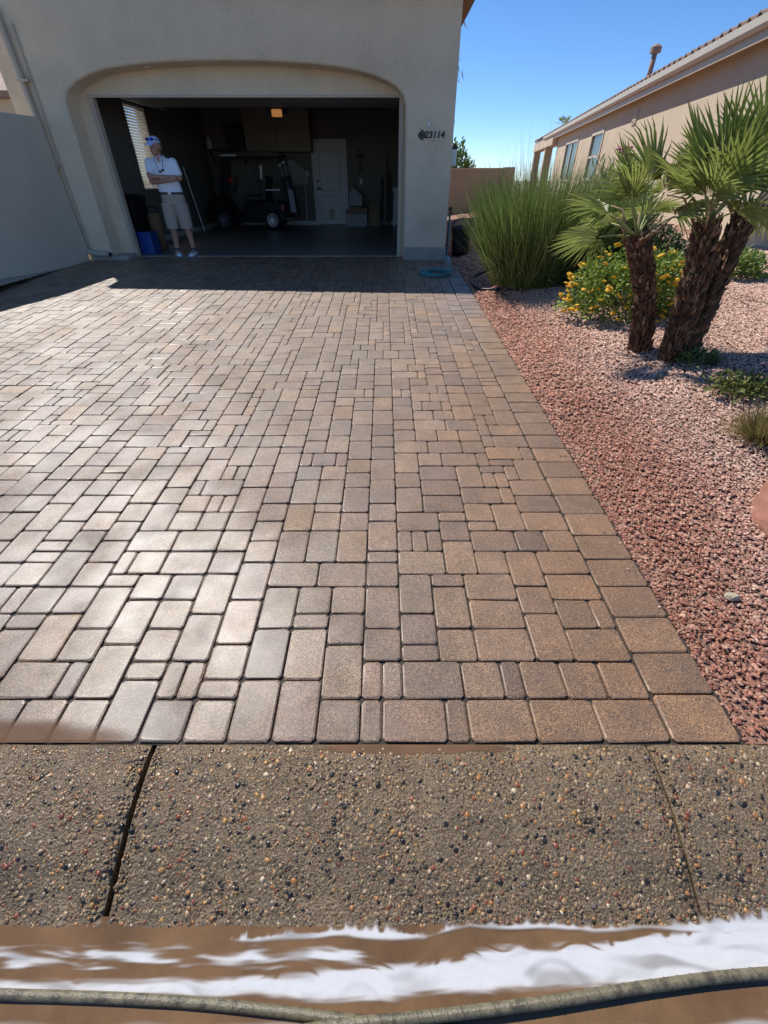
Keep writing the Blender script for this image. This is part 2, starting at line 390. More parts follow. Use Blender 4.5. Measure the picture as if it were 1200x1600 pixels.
for idx, (x, t, a, b, c, u) in enumerate(keep):
    tone = Vector(pr.choices(ptone, pwt)[0]) * pr.uniform(.82, 1.12)
    muddy = sm(-.35, .85, x + .35 * mnoise.noise((x * 1.1, t * .8, 2))) * sm(6.5, 2.0, t)      # strip still wet with muddy rinse water
    tone = tone.lerp(Vector((tone.x * 1.0, tone.x * .49, tone.x * .185)), .34 + .58 * muddy)
    key = (round(a, 3), round(b, 3), pr.randrange(4))
    if key not in cache:
        v, f4, f8 = paver_geo(a - JT, b - JT, len(cache) + 3); cache[key] = [v, f4, f8, None]
    v, f4, f8, me = cache[key]
    rx, ry, rz = pr.gauss(0, .008), pr.gauss(0, .008), pr.gauss(0, .005); dz = pr.gauss(0, .0011)
    if idx < 300:
        if me is None: me = cache[key][3] = np_mesh('paver', v, [f4, f8], PAVER)
        o = link('paver', me, driveway); o.location = (x, t, dz); o.rotation_euler = (rx, ry, rz); o.color = (*tone, 1)
    else:
        q = v.copy(); q[:, 2] += dz + rx * v[:, 1] - ry * v[:, 0]
        q[:, 0] += x - rz * v[:, 1]; q[:, 1] += t + rz * v[:, 0]
        far_v.append(q); far_f4.append(f4 + nv); far_f8.append(f8 + nv); nv += 32; far_c.append(np.tile(np.array(tone), (32, 1)))
o = link('paver', np_mesh('paver', np.concatenate(far_v), [np.concatenate(far_f4), np.concatenate(far_f8)], PAVERS, np.concatenate(far_c)), driveway)
tag(o, kind='stuff')

# ---- puddles and gutter water with foam
def field(name, x0, x1, y0, y1, nxx, nyy, fn, m):
    """height field fn -> (z, colour, cover); cells that hide nothing are left out"""
    X, Y = np.meshgrid(np.linspace(x0, x1, nxx), np.linspace(y0, y1, nyy)); V = []; C = []; K = []
    for x, y in zip(X.ravel(), Y.ravel()):
        z, c, k = fn(x, y); V.append((x, y, z)); C.append(c); K.append(k)
    K = np.array(K, dtype=np.float32); i2, j2 = np.meshgrid(np.arange(nyy - 1), np.arange(nxx - 1), indexing='ij'); q = (i2 * nxx + j2).ravel()
    F = np.stack([q, q + 1, q + nxx + 1, q + nxx], 1); F = F[K[F].max(1) > .02]
    used = np.unique(F); re_ = np.zeros(len(V), dtype=np.int64); re_[used] = np.arange(len(used))
    me = np_mesh(name, np.array(V)[used], re_[F], m, np.array(C)[used], True)
    a_ = me.attributes.new('cover', 'FLOAT', 'POINT'); a_.data.foreach_set('value', K[used])
    return link(name, me)
def pud1(x, y):
    d = 1 - ((x + 1.28) / .42) ** 2 - ((y - Y0) / .085) ** 2 + .35 * mnoise.noise((x * 6, y * 8, 3))
    return ((y - Y0) * KS + .0030, (1, 1, 1), .72 * sm(-.15, .8, d))
tag(field('puddle', -1.85, -.75, Y0 - .002, Y0 + .15, 160, 40, pud1, PUD), kind='structure')
def pud2(x, y):
    d = 1 - ((x - .1) / .36) ** 2 - ((y - Y0 + .018) / .024) ** 2 + .5 * mnoise.noise((x * 10, y * 14, 8))
    return (-.0008, (1, 1, 1), .85 * sm(-.1, .6, d))
tag(field('puddle', -.38, .55, Y0 - .06, Y0 - .007, 160, 20, pud2, PUD), kind='structure')
def nz2(x, y, s, z=0): return mnoise.noise((x * s, y * s, z))
WZ = -.1228
tag(field('water', -3.2, 3.2, -.33, .285, 300, 60, lambda x, y: (WZ + .0012 * nz2(x, y * 2, 9), (1, 1, 1), 1), WATER), kind='structure')
def lerp(tab, x):
    return float(np.interp(x, [t[0] for t in tab], [t[1] for t in tab]))
A_C = [(-2, .150), (-1, .150), (-.5, .146), (0, .158), (.3, .18), (.6, .192), (1.0, .212), (2, .215)]
A_W = [(-2, .014), (-1, .016), (-.5, .022), (0, .036), (.3, .045), (.6, .05), (1.0, .060), (2, .06)]
B_C = [(-.56, .238), (-.3, .243), (-.1, .256), (0, .25), (.12, .244), (.25, .266), (.45, .268), (.7, .262), (.9, .268), (1.2, .274), (2, .274)]
B_W = [(-.7, -.012), (-.52, -.004), (-.4, .007), (-.1, .016), (.02, .018), (.15, .005), (.25, .010), (.5, .012), (.75, .010), (.92, .02), (1.1, .03), (2, .03)]
C_C = [(-2, .205), (-1, .208), (-.3, .2), (.1, .205)]
def foam(x, y):
    wx = x + .05 * nz2(x, y * 2, 5); wy = y + .010 * nz2(x * .5, y, 12, 2)
    q1 = nz2(x, y, 6); q2 = nz2(x, y, 8, 3)
    sw = mnoise.noise((x * 5 + 1.6 * q1, y * 42 + 2.4 * q2, 9)); st = mnoise.noise((x * 15 + .8 * q2, y * 140 + 2.2 * q1, 4)); vein = abs(mnoise.noise((x * 3.2 + 1.4 * q2, y * 34 + 2.6 * q1, 12))); tend = mnoise.noise((x * 46 + 3 * q1, y * 14, 5)) + .35 * mnoise.noise((x * 120 + 2 * q2, y * 30, 7))
    a = (lerp(A_W, wx) - abs(wy - lerp(A_C, wx))) / .016
    a = min(a, 1.5) + .55 * min(0, sw + .12) * (.35 + .65 * sm(-.012, .012, wy - lerp(A_C, wx))) + .35 * st * (.35 + .65 * sm(1.3, .5, a))
    up = sm(-.004, .006, wy - lerp(B_C, wx))
    b = (lerp(B_W, wx) - abs(wy - lerp(B_C, wx)) + up * (.020 * tend - .003) + (1 - up) * .004 * sw) / (.010 + .008 * up)
    cc = .72 - abs(wy - lerp(C_C, wx)) / .030 + .9 * mnoise.noise((x * 9 + y * 26, y * 46 + q1, 1)) + .6 * st - sm(-.15, .3, x) * 2.5
    e = .5 - abs(wy - .10) / .02 - 3 * sm(.98, .86, x) + .5 * nz2(x, y, 12)
    g = .45 - abs(wy - .083) / .014 + .6 * nz2(x * .6, y * 2, 10, 7)
    wisp = -.35 + .9 * max(0, st) + .5 * sw - abs(wy - .22) / .07 - .3 * sm(.3, -.3, x)
    lip = .25 - abs(y - .272) / .016 + .9 * tend + .2 * nz2(x, y, 5, 8)
    a -= .8 * sm(.2, .0, vein) * sm(1.7, .6, a) * sm(-.014, .012, wy - lerp(A_C, wx)) * sm(-.5, .1, x)
    k = max(a, b, cc, e, g * .8, wisp, lip * .55)
    cv = sm(-.02, .95, k) * (1 - .42 * sm(-.05, .55, nz2(x * .8, y * 4, 7, 20) + .35 * sw))
    pz_ = profz(y)[0]; u1, u2 = WZ + .0016, pz_ + .0018; h = max(u1, u2) + .0022 * math.exp(-abs(u1 - u2) / .003)
    t = sm(.1, 1.2, k + .3 * sw); c0 = np.array((.40, .33, .28)); c1 = np.array((.57, .57, .58)) * (1 - .16 * sm(0, .6, sw))
    return (h, tuple(c0 + (c1 - c0) * t), min(.94, cv))
tag(field('foam', -1.9, 1.9, .03, .305, 800, 120, foam, FOAM), 'white soap foam drifting in streaks on the brown gutter water', 'foam', kind='stuff')

# ---- hoses in the gutter
def spline(pts, n):
    P = [Vector(p) for p in pts]; P = [2 * P[0] - P[1]] + P + [2 * P[-1] - P[-2]]; out = []
    for i in range(1, len(P) - 2):
        for k in range(n):
            t = k / n; a, b, c, d = P[i - 1:i + 3]
            out.append(.5 * (2 * b + (c - a) * t + (2 * a - 5 * b + 4 * c - d) * t * t + (3 * b - a - 3 * c + d) * t ** 3))
    return out + [P[-2]]
hr = .0128
h1 = empty('pressure_hose', (-.3, .115, -.14)); tag(h1, 'long smooth grey hose lying in the gutter water at the left', 'hose')
p1 = spline([(-2.6, .15, -.122), (-1.6, .14, -.122), (-.98, .135, -.122), (-.5, .122, -.122), (-.1, .094, -.122), (.25, .07, -.122), (.8, .035, -.122), (1.8, -.02, -.122)], 24)
smooth_auto(MB().tube(p1, .0125, 14).build('hose_body', HOSEM, h1, world=True))
h2 = empty('wrapped_hose', (.5, .12, -.14)); tag(h2, 'worn grey hose with dark wrap rings curving through white foam at the right', 'hose')
p2 = spline([(-.75, .02, -.12), (-.42, .05, -.115), (-.12, .082, -.106), (.12, .098, -.106), (.42, .122, -.110), (.7, .150, -.112), (1.0, .172, -.113), (1.5, .186, -.113), (2.4, .18, -.113)], 30)
smooth_auto(MB().tube(p2, hr, 14).build('hose_body', HOSEM, h2, world=True))
nb = 0
for i in range(2, len(p2) - 3, 4):
    d = (p2[i + 1] - p2[i - 1]).normalized(); sk = Vector((0, 0, .006))
    rg = MB(); c = p2[i]; x = d.cross(Vector((0, 0, 1))).normalized(); y = x.cross(d)
    pts = [c + (x * math.cos(a) + y * math.sin(a)) * (hr + .0003) + d * (.005 * math.cos(a)) for a in np.linspace(0, 2 * math.pi, 15)]
    rg.tube(pts, .0008, 5, False).build('wrap_ring', BAND, h2, world=True, smooth=True)

# ---- gravel
def scatter(n, x0, x1, y0, y1, slo, shi, lift):
    x = rng.uniform(x0, x1, n); y = rng.uniform(y0, y1, n)
    c = y * .794 + (CAMZ - .25) * .607; u = 600 + 680 * x / c
    ok = (x > 1.252) & (u < 1330)
    x, y = x[ok], y[ok]; s_ = rng.uniform(slo, shi, len(x)) * rng.choice([.7, 1, 1, 1.25], len(x))
    z = np.array([gz(a, b) for a, b in zip(x, y)]) + lift
    z -= np.where((x < 1.31) & (y < 8.5), .008, 0)
    k = rng.uniform(0, 1, len(x)) < np.array([1 - .5 * sm(.3, .55, mnoise.noise((a * 1.9, b * 1.5, 6))) for a, b in zip(x, y)])     # thin spots where the fines show
    return np.stack([x, y, z], 1)[k], s_[k]
gp = np.array([(.42, .21, .15), (.50, .295, .22), (.31, .145, .105), (.56, .38, .29), (.24, .11, .08), (.15, .115, .10), (.47, .34, .25), (.64, .48, .37), (.40, .22, .165)])
gw = np.array([.21, .2, .15, .13, .1, .04, .08, .04, .08])
allp, alls = [], []
for n_, *a in ((38000, 1.25, 3.2, .70, 3.0, .0045, .0098, .0), (62000, 1.25, 5.2, 3.0, 6.2, .0072, .0130, .001), (34000, 1.25, 7.0, 6.2, 11.5, .013, .021, .001)):
    p, s_ = scatter(n_, *a); allp.append(p); alls.append(s_)
P_ = np.concatenate(allp); Sz = np.concatenate(alls)
# dark damp band along the driveway, paler dry rock higher up the bed
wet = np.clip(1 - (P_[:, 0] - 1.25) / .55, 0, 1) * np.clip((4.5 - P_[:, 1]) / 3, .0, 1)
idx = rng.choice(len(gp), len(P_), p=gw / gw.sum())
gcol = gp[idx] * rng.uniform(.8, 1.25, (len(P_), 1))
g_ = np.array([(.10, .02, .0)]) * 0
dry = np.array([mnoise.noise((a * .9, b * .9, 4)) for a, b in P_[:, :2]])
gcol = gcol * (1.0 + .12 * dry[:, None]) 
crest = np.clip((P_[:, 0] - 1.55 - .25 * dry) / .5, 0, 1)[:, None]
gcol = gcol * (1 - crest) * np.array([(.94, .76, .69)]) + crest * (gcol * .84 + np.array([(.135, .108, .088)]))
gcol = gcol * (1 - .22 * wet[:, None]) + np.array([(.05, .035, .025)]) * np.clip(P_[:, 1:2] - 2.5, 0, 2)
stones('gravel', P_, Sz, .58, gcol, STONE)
n = 90; y = rng.uniform(.75, 8, n); x = 1.26 - np.abs(rng.normal(0, .05, n)); sz = rng.uniform(.003, .008, n)
stones('loose_gravel', np.stack([x, y, (y - Y0) * KS + sz * .35], 1), sz, .6, gp[rng.choice(len(gp), n)], STONE)

# ------------------------------------------------------------------ garage house
FY = 9.12; IY = 9.5; FZ = .393; BY = 16.65
house = thing('house', 'stucco house with an open arched double garage at the top of the driveway', 'house', (-2.2, FY, FZ))
def hb(mb, name, m, parent=house, **k): return mb.build(name, m, parent, world=True, **k)
arch = [(-4.935, FZ - .06), (-4.915, 1.5), (-4.885, 2.50), (-4.80, 2.62), (-4.62, 2.715), (-4.38, 2.795), (-4.13, 2.845), (-3.8, 2.88), (-3.49, 2.905), (-3.1, 2.922), (-2.8, 2.931), (-2.3, 2.934), (-1.88, 2.931),
        (-1.4, 2.915), (-.94, 2.89), (-.62, 2.86), (-.38, 2.825), (-.14, 2.775), (.06, 2.715), (.2, 2.65), (.29, 2.57), (.335, 2.47), (.352, 1.5), (.36, FZ - .06)]
cx_, cz_ = -2.28, 1.2
def offs(d):
    out = []
    for i, p in enumerate(arch):
        a = Vector(arch[max(i - 1, 0)]); b = Vector(arch[min(i + 1, len(arch) - 1)]); t = (b - a).normalized(); nrm = Vector((-t.y, t.x))
        if nrm.dot(Vector(p) - Vector((cx_, cz_))) < 0: nrm = -nrm
        q = Vector(p) + nrm * d; out.append((q.x, q.y))
    return out
mb = MB(); l0, l1, l2 = offs(.035), offs(.011), offs(0)
outer = [(1.10, FZ - .06), (1.10, 3.7), (-5.42, 3.66), (-5.42, FZ - .06)]
n = len(arch)
vv = [(x, FY, z) for x, z in outer] + [(x, FY, z) for x, z in l0] + [(x, FY + .012, z) for x, z in l1] + [(x, FY + .036, z) for x, z in l2] + [(x, IY, z) for x, z in l2]
ff = [tuple([0, 1, 2, 3] + list(range(4, 4 + n)))]
for k in range(3):
    for i in range(n - 1): ff.append((4 + k * n + i, 4 + k * n + i + 1, 4 + (k + 1) * n + i + 1, 4 + (k + 1) * n + i))
o = hb(mb.add(vv, ff), 'front_wall', STUCCO, fix=True); smooth_auto(o, 50)
hb(MB().box(1.0, 1.1, FY + .002, 17, FZ - .1, 3.65), 'side_wall', STUCCO)
# inner door wall with the rectangular opening
hb(MB().box(-5.2, -4.655, IY, IY + .14, FZ - .05, 3.2).box(.265, 1.0, IY, IY + .14, FZ - .05, 3.2).box(-4.655, .265, IY, IY + .14, 2.60, 3.2), 'door_surround', STUCCO)
hb(MB().box(-4.70, -4.625, IY - .03, IY - .001, FZ - .03, 2.60).box(.245, .315, IY - .03, IY - .001, FZ - .03, 2.60).box(-4.70, .315, IY - .034, IY - .002, 2.575, 2.605), 'jamb_trim', TRIM, bevel=.004)
hb(MB().box(-4.64, -4.615, IY - .06, IY - .031, FZ - .03, 2.57), 'weather_seal', TRIM)
hb(MB().box(.358, 1.112, FY - .018, FY - .001, FZ - .06, .575).box(1.101, 1.118, FY - .018, 10.2, FZ - .06, .575), 'plinth', PLINTH, bevel=.004)
hb(MB().box(-5.32, -4.90, FY - .022, FY - .001, FZ - .06, .50).box(-4.95, -4.64, FY - .02, IY - .04, FZ - .07, .445), 'plinth', PLINTH, bevel=.005)
# roof: front edge rises slightly to the right, stained fascia, clay tiles on top
def roof_y(x): return FY - .30 + .40 * ((1.45 - x) / 7.4)  # unseen overhang, tapered to the left to shape its shadow on the driveway
re = [(-5.9, 3.58), (1.34, 3.64)]
mb = MB()
for (x0, z0), (x1, z1) in [(re[0], re[1])]:
    v = []
    for (x, z) in ((x0, z0), (x1, z1)):
        v += [(x, roof_y(x), z), (x, roof_y(x), z + .2), (x, 17.5, z + .2), (x, 17.5, z)]
    mb.add(v, [(0, 1, 2, 3), (7, 6, 5, 4), (0, 4, 5, 1), (1, 5, 6, 2), (2, 6, 7, 3), (3, 7, 4, 0)])
hb(mb, 'roof', WOODTRIM)
for i in range(25):
    x = -5.8 + i * .298; z = re[0][1] + (x + 5.9) / 7.35 * .06 + .2
    hb(MB().tube([(x, roof_y(x) + .28, z + .01), (x, 13, z + .02)], .085, 8), 'roof_tile', TILE, smooth=True)  # tiles set back so the cast shadow keeps a straight edge
# downlights in the arch soffit
for x, z in ((-3.6, 2.893), (-1.04, 2.895)):
    hb(MB().tube([(x, 9.33, z - .006), (x, 9.33, z + .02)], .05, 14), 'downlight', WHITEPL)
# downspout
dp = [(-5.62, FY - .05, 3.50), (-5.47, FY - .05, 3.42), (-5.42, FY - .05, 3.25), (-5.385, FY - .05, 1.6), (-5.36, FY - .05, .62), (-5.31, FY - .06, .52), (-5.22, FY - .06, .49), (-4.96, FY - .06, .47)]
ds = hb(MB().tube(spline(dp, 6), .045, 8), 'downspout', TRIM, smooth=True)
for z in (.85, 1.7, 2.7): hb(MB().box(-5.46, -5.30, FY - .1, FY - .004, z, z + .03), 'strap', TRIM, ds)
hb(MB().tube([(-4.955, FY - .06, .47), (-4.93, FY - .06, .468)], .032, 10), 'outlet', BLACKPL, ds)
hb(MB().box(-5.29, -5.27, FY - .03, FY - .003, .55, 3.3), 'conduit', TRIM)
# house numbers (raised lettering), medallion and bell light
def text_part(txt, size, loc, m, parent, depth=.006, shear=.0, name='digit', rot=(R(90), 0, 0), bold=.0):
    cu = bpy.data.curves.new('t', 'FONT'); cu.body = txt; cu.size = size; cu.extrude = depth; cu.shear = shear; cu.align_x = 'CENTER'; cu.align_y = 'CENTER'; cu.offset = bold
    to = bpy.data.objects.new('t', cu); COL.objects.link(to); dg = bpy.context.evaluated_depsgraph_get()
    me = bpy.data.meshes.new_from_object(to.evaluated_get(dg)); bpy.data.objects.remove(to)
    me.transform(Matrix.Rotation(rot[2], 4, 'Z') @ Matrix.Rotation(rot[0], 4, 'X')); me.materials.clear(); me.materials.append(m)
    o = link(name, me, parent); o.location = Vector(loc) - (wloc(parent) if parent else Vector((0, 0, 0))); return o
plate = hb(MB().box(.575, .965, FY - .014, FY - .002, 2.04, 2.165), 'number_plate', mat('tile_plate', (.68, .57, .43), .6, .1, 30))
for i, ch in enumerate('23114'):
    text_part(ch, .115, (.675 + i * .063, FY - .02, 2.103), IRON, plate, shear=.12, bold=.004)
tmp = MB()
for rr_ in (.052, .036, .018):
    tmp.tube([(.602 + rr_ * math.cos(a) * (1 + .12 * math.cos(4 * a)), FY - .018, 2.103 + rr_ * math.sin(a) * (1 + .12 * math.cos(4 * a))) for a in np.linspace(0, 2 * math.pi, 25)], .006, 5, False)
for a in np.linspace(0, math.pi, 4, endpoint=False): tmp.bar((.602 - .05 * math.cos(a), FY - .018, 2.103 - .05 * math.sin(a)), (.602 + .05 * math.cos(a), FY - .018, 2.103 + .05 * math.sin(a)), .007, .007)
hb(tmp, 'medallion', IRON, plate)
bl = hb(MB().prism([(.685, 2.195), (.725, 2.195), (.725, 2.245), (.717, 2.262), (.705, 2.268), (.693, 2.262), (.685, 2.245)], 'y', FY - .03, FY - .002), 'number_light', GREYMET)
hb(MB().box(.692, .718, FY - .034, FY - .031, 2.2, 2.235), 'lens', WHITEPL, bl)
# side lantern, hose bib
ln_ = hb(MB().box(1.12, 1.2, 9.3, 9.4, 1.72, 1.94), 'wall_lantern', GREYMET, bevel=.006); hb(MB().prism([(1.1, 1.945), (1.22, 1.945), (1.16, 2.02)], 'y', 9.29, 9.41), 'lantern_cap', IRON, ln_)
hb(MB().tube([(1.15, 9.2, .45), (1.15, 9.2, 1.05), (1.15, 9.16, 1.1), (1.15, 9.1, 1.08)], .016, 8).tube([(1.15, 9.14, 1.14), (1.15, 9.2, 1.14)], .035, 8), 'hose_bib', IRON)
# left wing behind the courtyard wall
hb(MB().box(-7.07, -5.45, 11.3, 11.5, .3, 4.2), 'wing_wall', STUCCO)
# garage interior shell
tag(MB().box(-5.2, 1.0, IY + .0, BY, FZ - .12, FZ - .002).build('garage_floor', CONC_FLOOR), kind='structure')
tag(MB().box(-4.62, .26, IY - .05, IY - .004, FZ - .1, FZ + .004).build('threshold', TRIM), kind='structure')
wy0, wy1, wz0, wz1 = 11.8, 12.76, 1.37, 2.79
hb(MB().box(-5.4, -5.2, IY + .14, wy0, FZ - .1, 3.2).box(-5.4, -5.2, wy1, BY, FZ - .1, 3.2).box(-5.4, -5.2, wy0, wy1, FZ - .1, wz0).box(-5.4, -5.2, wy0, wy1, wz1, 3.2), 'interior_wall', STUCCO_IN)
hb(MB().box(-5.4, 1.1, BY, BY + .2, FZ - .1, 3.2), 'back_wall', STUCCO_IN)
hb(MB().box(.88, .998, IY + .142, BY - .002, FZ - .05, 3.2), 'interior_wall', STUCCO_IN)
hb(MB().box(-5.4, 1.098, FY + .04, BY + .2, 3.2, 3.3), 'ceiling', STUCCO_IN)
hb(MB().box(-5.198, -5.18, IY + .15, BY - .02, FZ, FZ + .1).box(-5.18, -2.16, BY - .02, BY - .002, FZ, FZ + .1).box(-.95, .87, BY - .02, BY - .002, FZ, FZ + .1), 'baseboard', WHITEDOOR)
win = hb(MB().box(-5.36, -5.33, wy0 - .0, wy1, wz0, wz0 + .05).box(-5.36, -5.33, wy0, wy1, wz1 - .05, wz1).box(-5.36, -5.33, wy0, wy0 + .05, wz0 + .05, wz1 - .05).box(-5.36, -5.33, wy1 - .05, wy1, wz0 + .05, wz1 - .05), 'window', WHITEPL)
clearglass = mat('clear_glass', (1, 1, 1), .02); clearglass.node_tree.nodes['Principled BSDF'].inputs['Transmission Weight'].default_value = 1
hb(MB().box(-5.348, -5.344, wy0 + .05, wy1 - .05, wz0 + .05, wz1 - .05), 'pane', clearglass, win)
blind = thing('window_blind', 'white horizontal slat blind over the garage side window', 'blind', (-5.2, 12.28, wz0))
hb(MB().box(-5.235, -5.19, wy0 + .01, wy1 - .01, wz1 - .05, wz1 - .004), 'head_rail', WHITEPL, blind)
slat = MB().add([(-.012, wy0 - 12.27, .022), (.0, wy0 - 12.27, .006), (.012, wy0 - 12.27, -.022), (-.012, wy1 - 12.29, .022), (.0, wy1 - 12.29, .006), (.012, wy1 - 12.29, -.022)], [(0, 1, 4, 3), (1, 2, 5, 4)])
s0 = slat.build('slat', BLIND, blind); s0.location = (-.012, 0, .03)
for i in range(1, 28):
    c = s0.copy(); COL.objects.link(c); c.parent = blind; c.location = (-.012, 0, .03 + i * .0475)
hb(MB().box(-5.225, -5.2, wy0 + .01, wy1 - .01, wz0 - .005, wz0 + .015), 'bottom_rail', WHITEPL, blind)
# raised overhead door: panels lying flat under the ceiling
od = thing('overhead_door', 'raised grey sectional garage door lying under the ceiling', 'garage door', (-2.2, IY + .3, 2.62))
od_m = mat('door_panel_paint', (.42, .38, .32), .5, .04, 8)
for i in range(4): hb(MB().box(-4.66, .27, IY + .22 + i * .54, IY + .75 + i * .54, 2.69, 2.735), 'door_section', od_m, od, bevel=.006)
hb(MB().box(-4.66, .27, IY + .20, IY + .218, 2.66, 2.75), 'bottom_seal', GREYMET, od)
for x in (-4.69, .29): hb(MB().bar((x, IY + .2, 2.71), (x, IY + 3.2, 2.73), .03, .05), 'track', GREYMET, od)
hb(MB().tube([(-4.66, IY + .19, 2.93), (.27, IY + .19, 2.93)], .025, 10), 'torsion_bar', GREYMET, od)
op = thing('garage_door_opener', 'garage door opener with a dim orange lamp hanging from the ceiling', 'opener', (-2.3, 12.7, 2.7))
hb(MB().box(-2.46, -2.12, 12.5, 12.85, 2.68, 2.88), 'motor_box', BLACKPL, op, bevel=.01)
hb(MB().box(-2.375, -2.165, 12.40, 12.498, 2.60, 2.72), 'lamp_cover', BULB, op, bevel=.02)
hb(MB().bar((-2.28, 12.86, 2.8), (-2.28, 9.8, 2.8), .03, .04), 'rail', GREYMET, op)
hb(MB().bar((-2.42, 12.7, 2.88), (-2.42, 12.7, 3.2), .03, .004).bar((-2.16, 12.7, 2.88), (-2.16, 12.7, 3.2), .03, .004), 'hanger', GREYMET, op)
# door into the house
dx0, dx1, dz1 = -2.12, -1.14, 2.40
dr = hb(MB().box(dx0 + .05, dx1 - .05, BY - .045, BY - .004, FZ + .015, dz1), 'door', WHITEDOOR)
tmp = MB()
tmp.box(dx0 - .03, dx0 + .045, BY - .05, BY - .002, FZ, dz1 + .08).box(dx1 - .045, dx1 + .03, BY - .05, BY - .002, FZ, dz1 + .08).box(dx0 + .045, dx1 - .045, BY - .05, BY - .002, dz1 + .006, dz1 + .08)
hb(tmp, 'door_frame', WHITEDOOR, dr)
ap = [(dx0 + .18, 1.27), (dx1 - .18, 1.27), (dx1 - .18, 2.08)] + [((dx0 + dx1) / 2 + .31 * math.cos(a), 2.08 + .16 * math.sin(a)) for a in np.linspace(.2, math.pi - .2, 9)] + [(dx0 + .18, 2.08)]
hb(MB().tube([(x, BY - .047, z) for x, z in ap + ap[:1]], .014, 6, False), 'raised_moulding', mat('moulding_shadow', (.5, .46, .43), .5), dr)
hb(MB().prism(ap, 'y', BY - .052, BY - .046), 'door_panel', WHITEDOOR, dr)
lp = [(dx0 + .18, .56), (dx1 - .18, .56), (dx1 - .18, 1.13), (dx0 + .18, 1.13)]
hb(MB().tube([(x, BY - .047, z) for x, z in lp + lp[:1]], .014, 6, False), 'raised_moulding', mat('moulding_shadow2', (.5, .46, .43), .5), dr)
pf = hb(MB().box(-1.74, -1.51, BY - .065, BY - .048, .50, .84), 'pet_door', WHITEPL, dr); hb(MB().box(-1.71, -1.54, BY - .07, BY - .066, .53, .81), 'flap', mat('pet_flap', (.42, .36, .25), .5), pf)
hb(MB().ell((dx0 + .12, BY - .06, 1.5), (.03, .025, .03)), 'deadbolt', IRON, dr); hb(MB().ell((dx0 + .12, BY - .085, 1.32), (.035, .035, .035)).bar((dx0 + .12, BY - .085, 1.32), (dx0 + .25, BY - .085, 1.32), .02, .025), 'handle', IRON, dr)
sw_ = hb(MB().box(-2.36, -2.28, BY - .02, BY - .002, 1.62, 1.74), 'light_switch', WHITEPL, bevel=.004)
hb(MB().box(-.74, -.66, BY - .02, BY - .002, 1.42, 1.56), 'light_switch', WHITEPL, bevel=.004)
# things hung on or leaning against the back wall
t = thing('wall_cabinet', 'wide beige cabinet hung high on the garage back wall', 'cabinet', (-2.98, BY, 2.2))
hb(MB().box(-3.9, -2.07, BY - .62, BY - .004, 2.17, 3.1), 'carcass', CABW, t, bevel=.006)
hb(MB().box(-3.89, -2.99, BY - .642, BY - .622, 2.18, 3.09), 'cabinet_door', CABW, t, bevel=.004); hb(MB().box(-2.98, -2.08, BY - .642, BY - .622, 2.18, 3.09), 'cabinet_door', CABW, t, bevel=.004)
t = thing('wall_shelf', 'dark storage shelf high in the left rear corner of the garage', 'shelf', (-4.6, BY, 2.2))
hb(MB().box(-5.15, -3.95, BY - .5, BY - .004, 2.2, 2.235), 'board', mat('dark_shelf', (.06, .05, .045), .7), t); hb(MB().bar((-5.0, BY - .45, 2.2), (-5.0, BY - .01, 1.9), .03, .03).bar((-4.1, BY - .45, 2.2), (-4.1, BY - .01, 1.9), .03, .03), 'bracket', IRON, t)
t = tag(MB().box(-4.5, -4.02, BY - .42, BY - .05, 2.237, 2.75).box(-4.52, -4.0, BY - .44, BY - .03, 2.75, 2.79).build('storage_bin', mat('navy_bin', (.018, .022, .035), .5), bevel=.01), 'dark storage bin on the rear corner shelf', 'bin')
t = thing('white_jug', 'small white jug on the rear corner shelf', 'jug', (-5.0, BY - .36, 2.237)); hb(MB().tube([(-5, BY - .36, 2.237), (-5, BY - .36, 2.4), (-5, BY - .36, 2.46), (-5, BY - .36, 2.5)], [.075, .08, .035, .03], 12), 'body', WHITEPL, t, smooth=True); hb(MB().tube([(-5, BY - .36, 2.5), (-5, BY - .36, 2.53)], .034, 10), 'cap', RED if 0 else WHITEPL, t)
t = thing('wall_cross', 'dark ornamental cross hanging right of the white door', 'wall decor', (-.7, BY, 2.0))
hb(MB().prism([(-.76, 2.13), (-.83, 2.15), (-.86, 2.09), (-.83, 2.03), (-.76, 2.05), (-.765, 1.8), (-.78, 1.74), (-.7, 1.71), (-.62, 1.74), (-.635, 1.8), (-.64, 2.05), (-.57, 2.03), (-.54, 2.09), (-.57, 2.15), (-.64, 2.13), (-.62, 2.2), (-.7, 2.25), (-.78, 2.2)], 'y', BY - .03, BY - .004), 'cross_body', IRON, t)
hb(MB().ell((-.7, BY - .04, 2.09), (.05, .03, .05)), 'boss', IRON, t)
fan_m = mat('folded_table_top', (.36, .34, .31), .5, .05, 6)
t = thing('half_round_tabletop', 'grey quarter-round tabletop leaning behind the golf bag', 'tabletop', (-2.75, BY - .1, 1.35))
hb(MB().prism([(-2.86, 1.42)] + [(-2.86 + .56 * math.cos(a), 1.42 + .6 * math.sin(a)) for a in np.linspace(0, math.pi / 2, 12)], 'y', BY - .06, BY - .02), 'top', fan_m, t)
hb(MB().bar((-2.8, BY - .08, 1.43), (-2.8, BY - .3, FZ), .03, .03).bar((-2.4, BY - .08, 1.43), (-2.4, BY - .3, FZ), .03, .03), 'folding_leg', GREYMET, t)
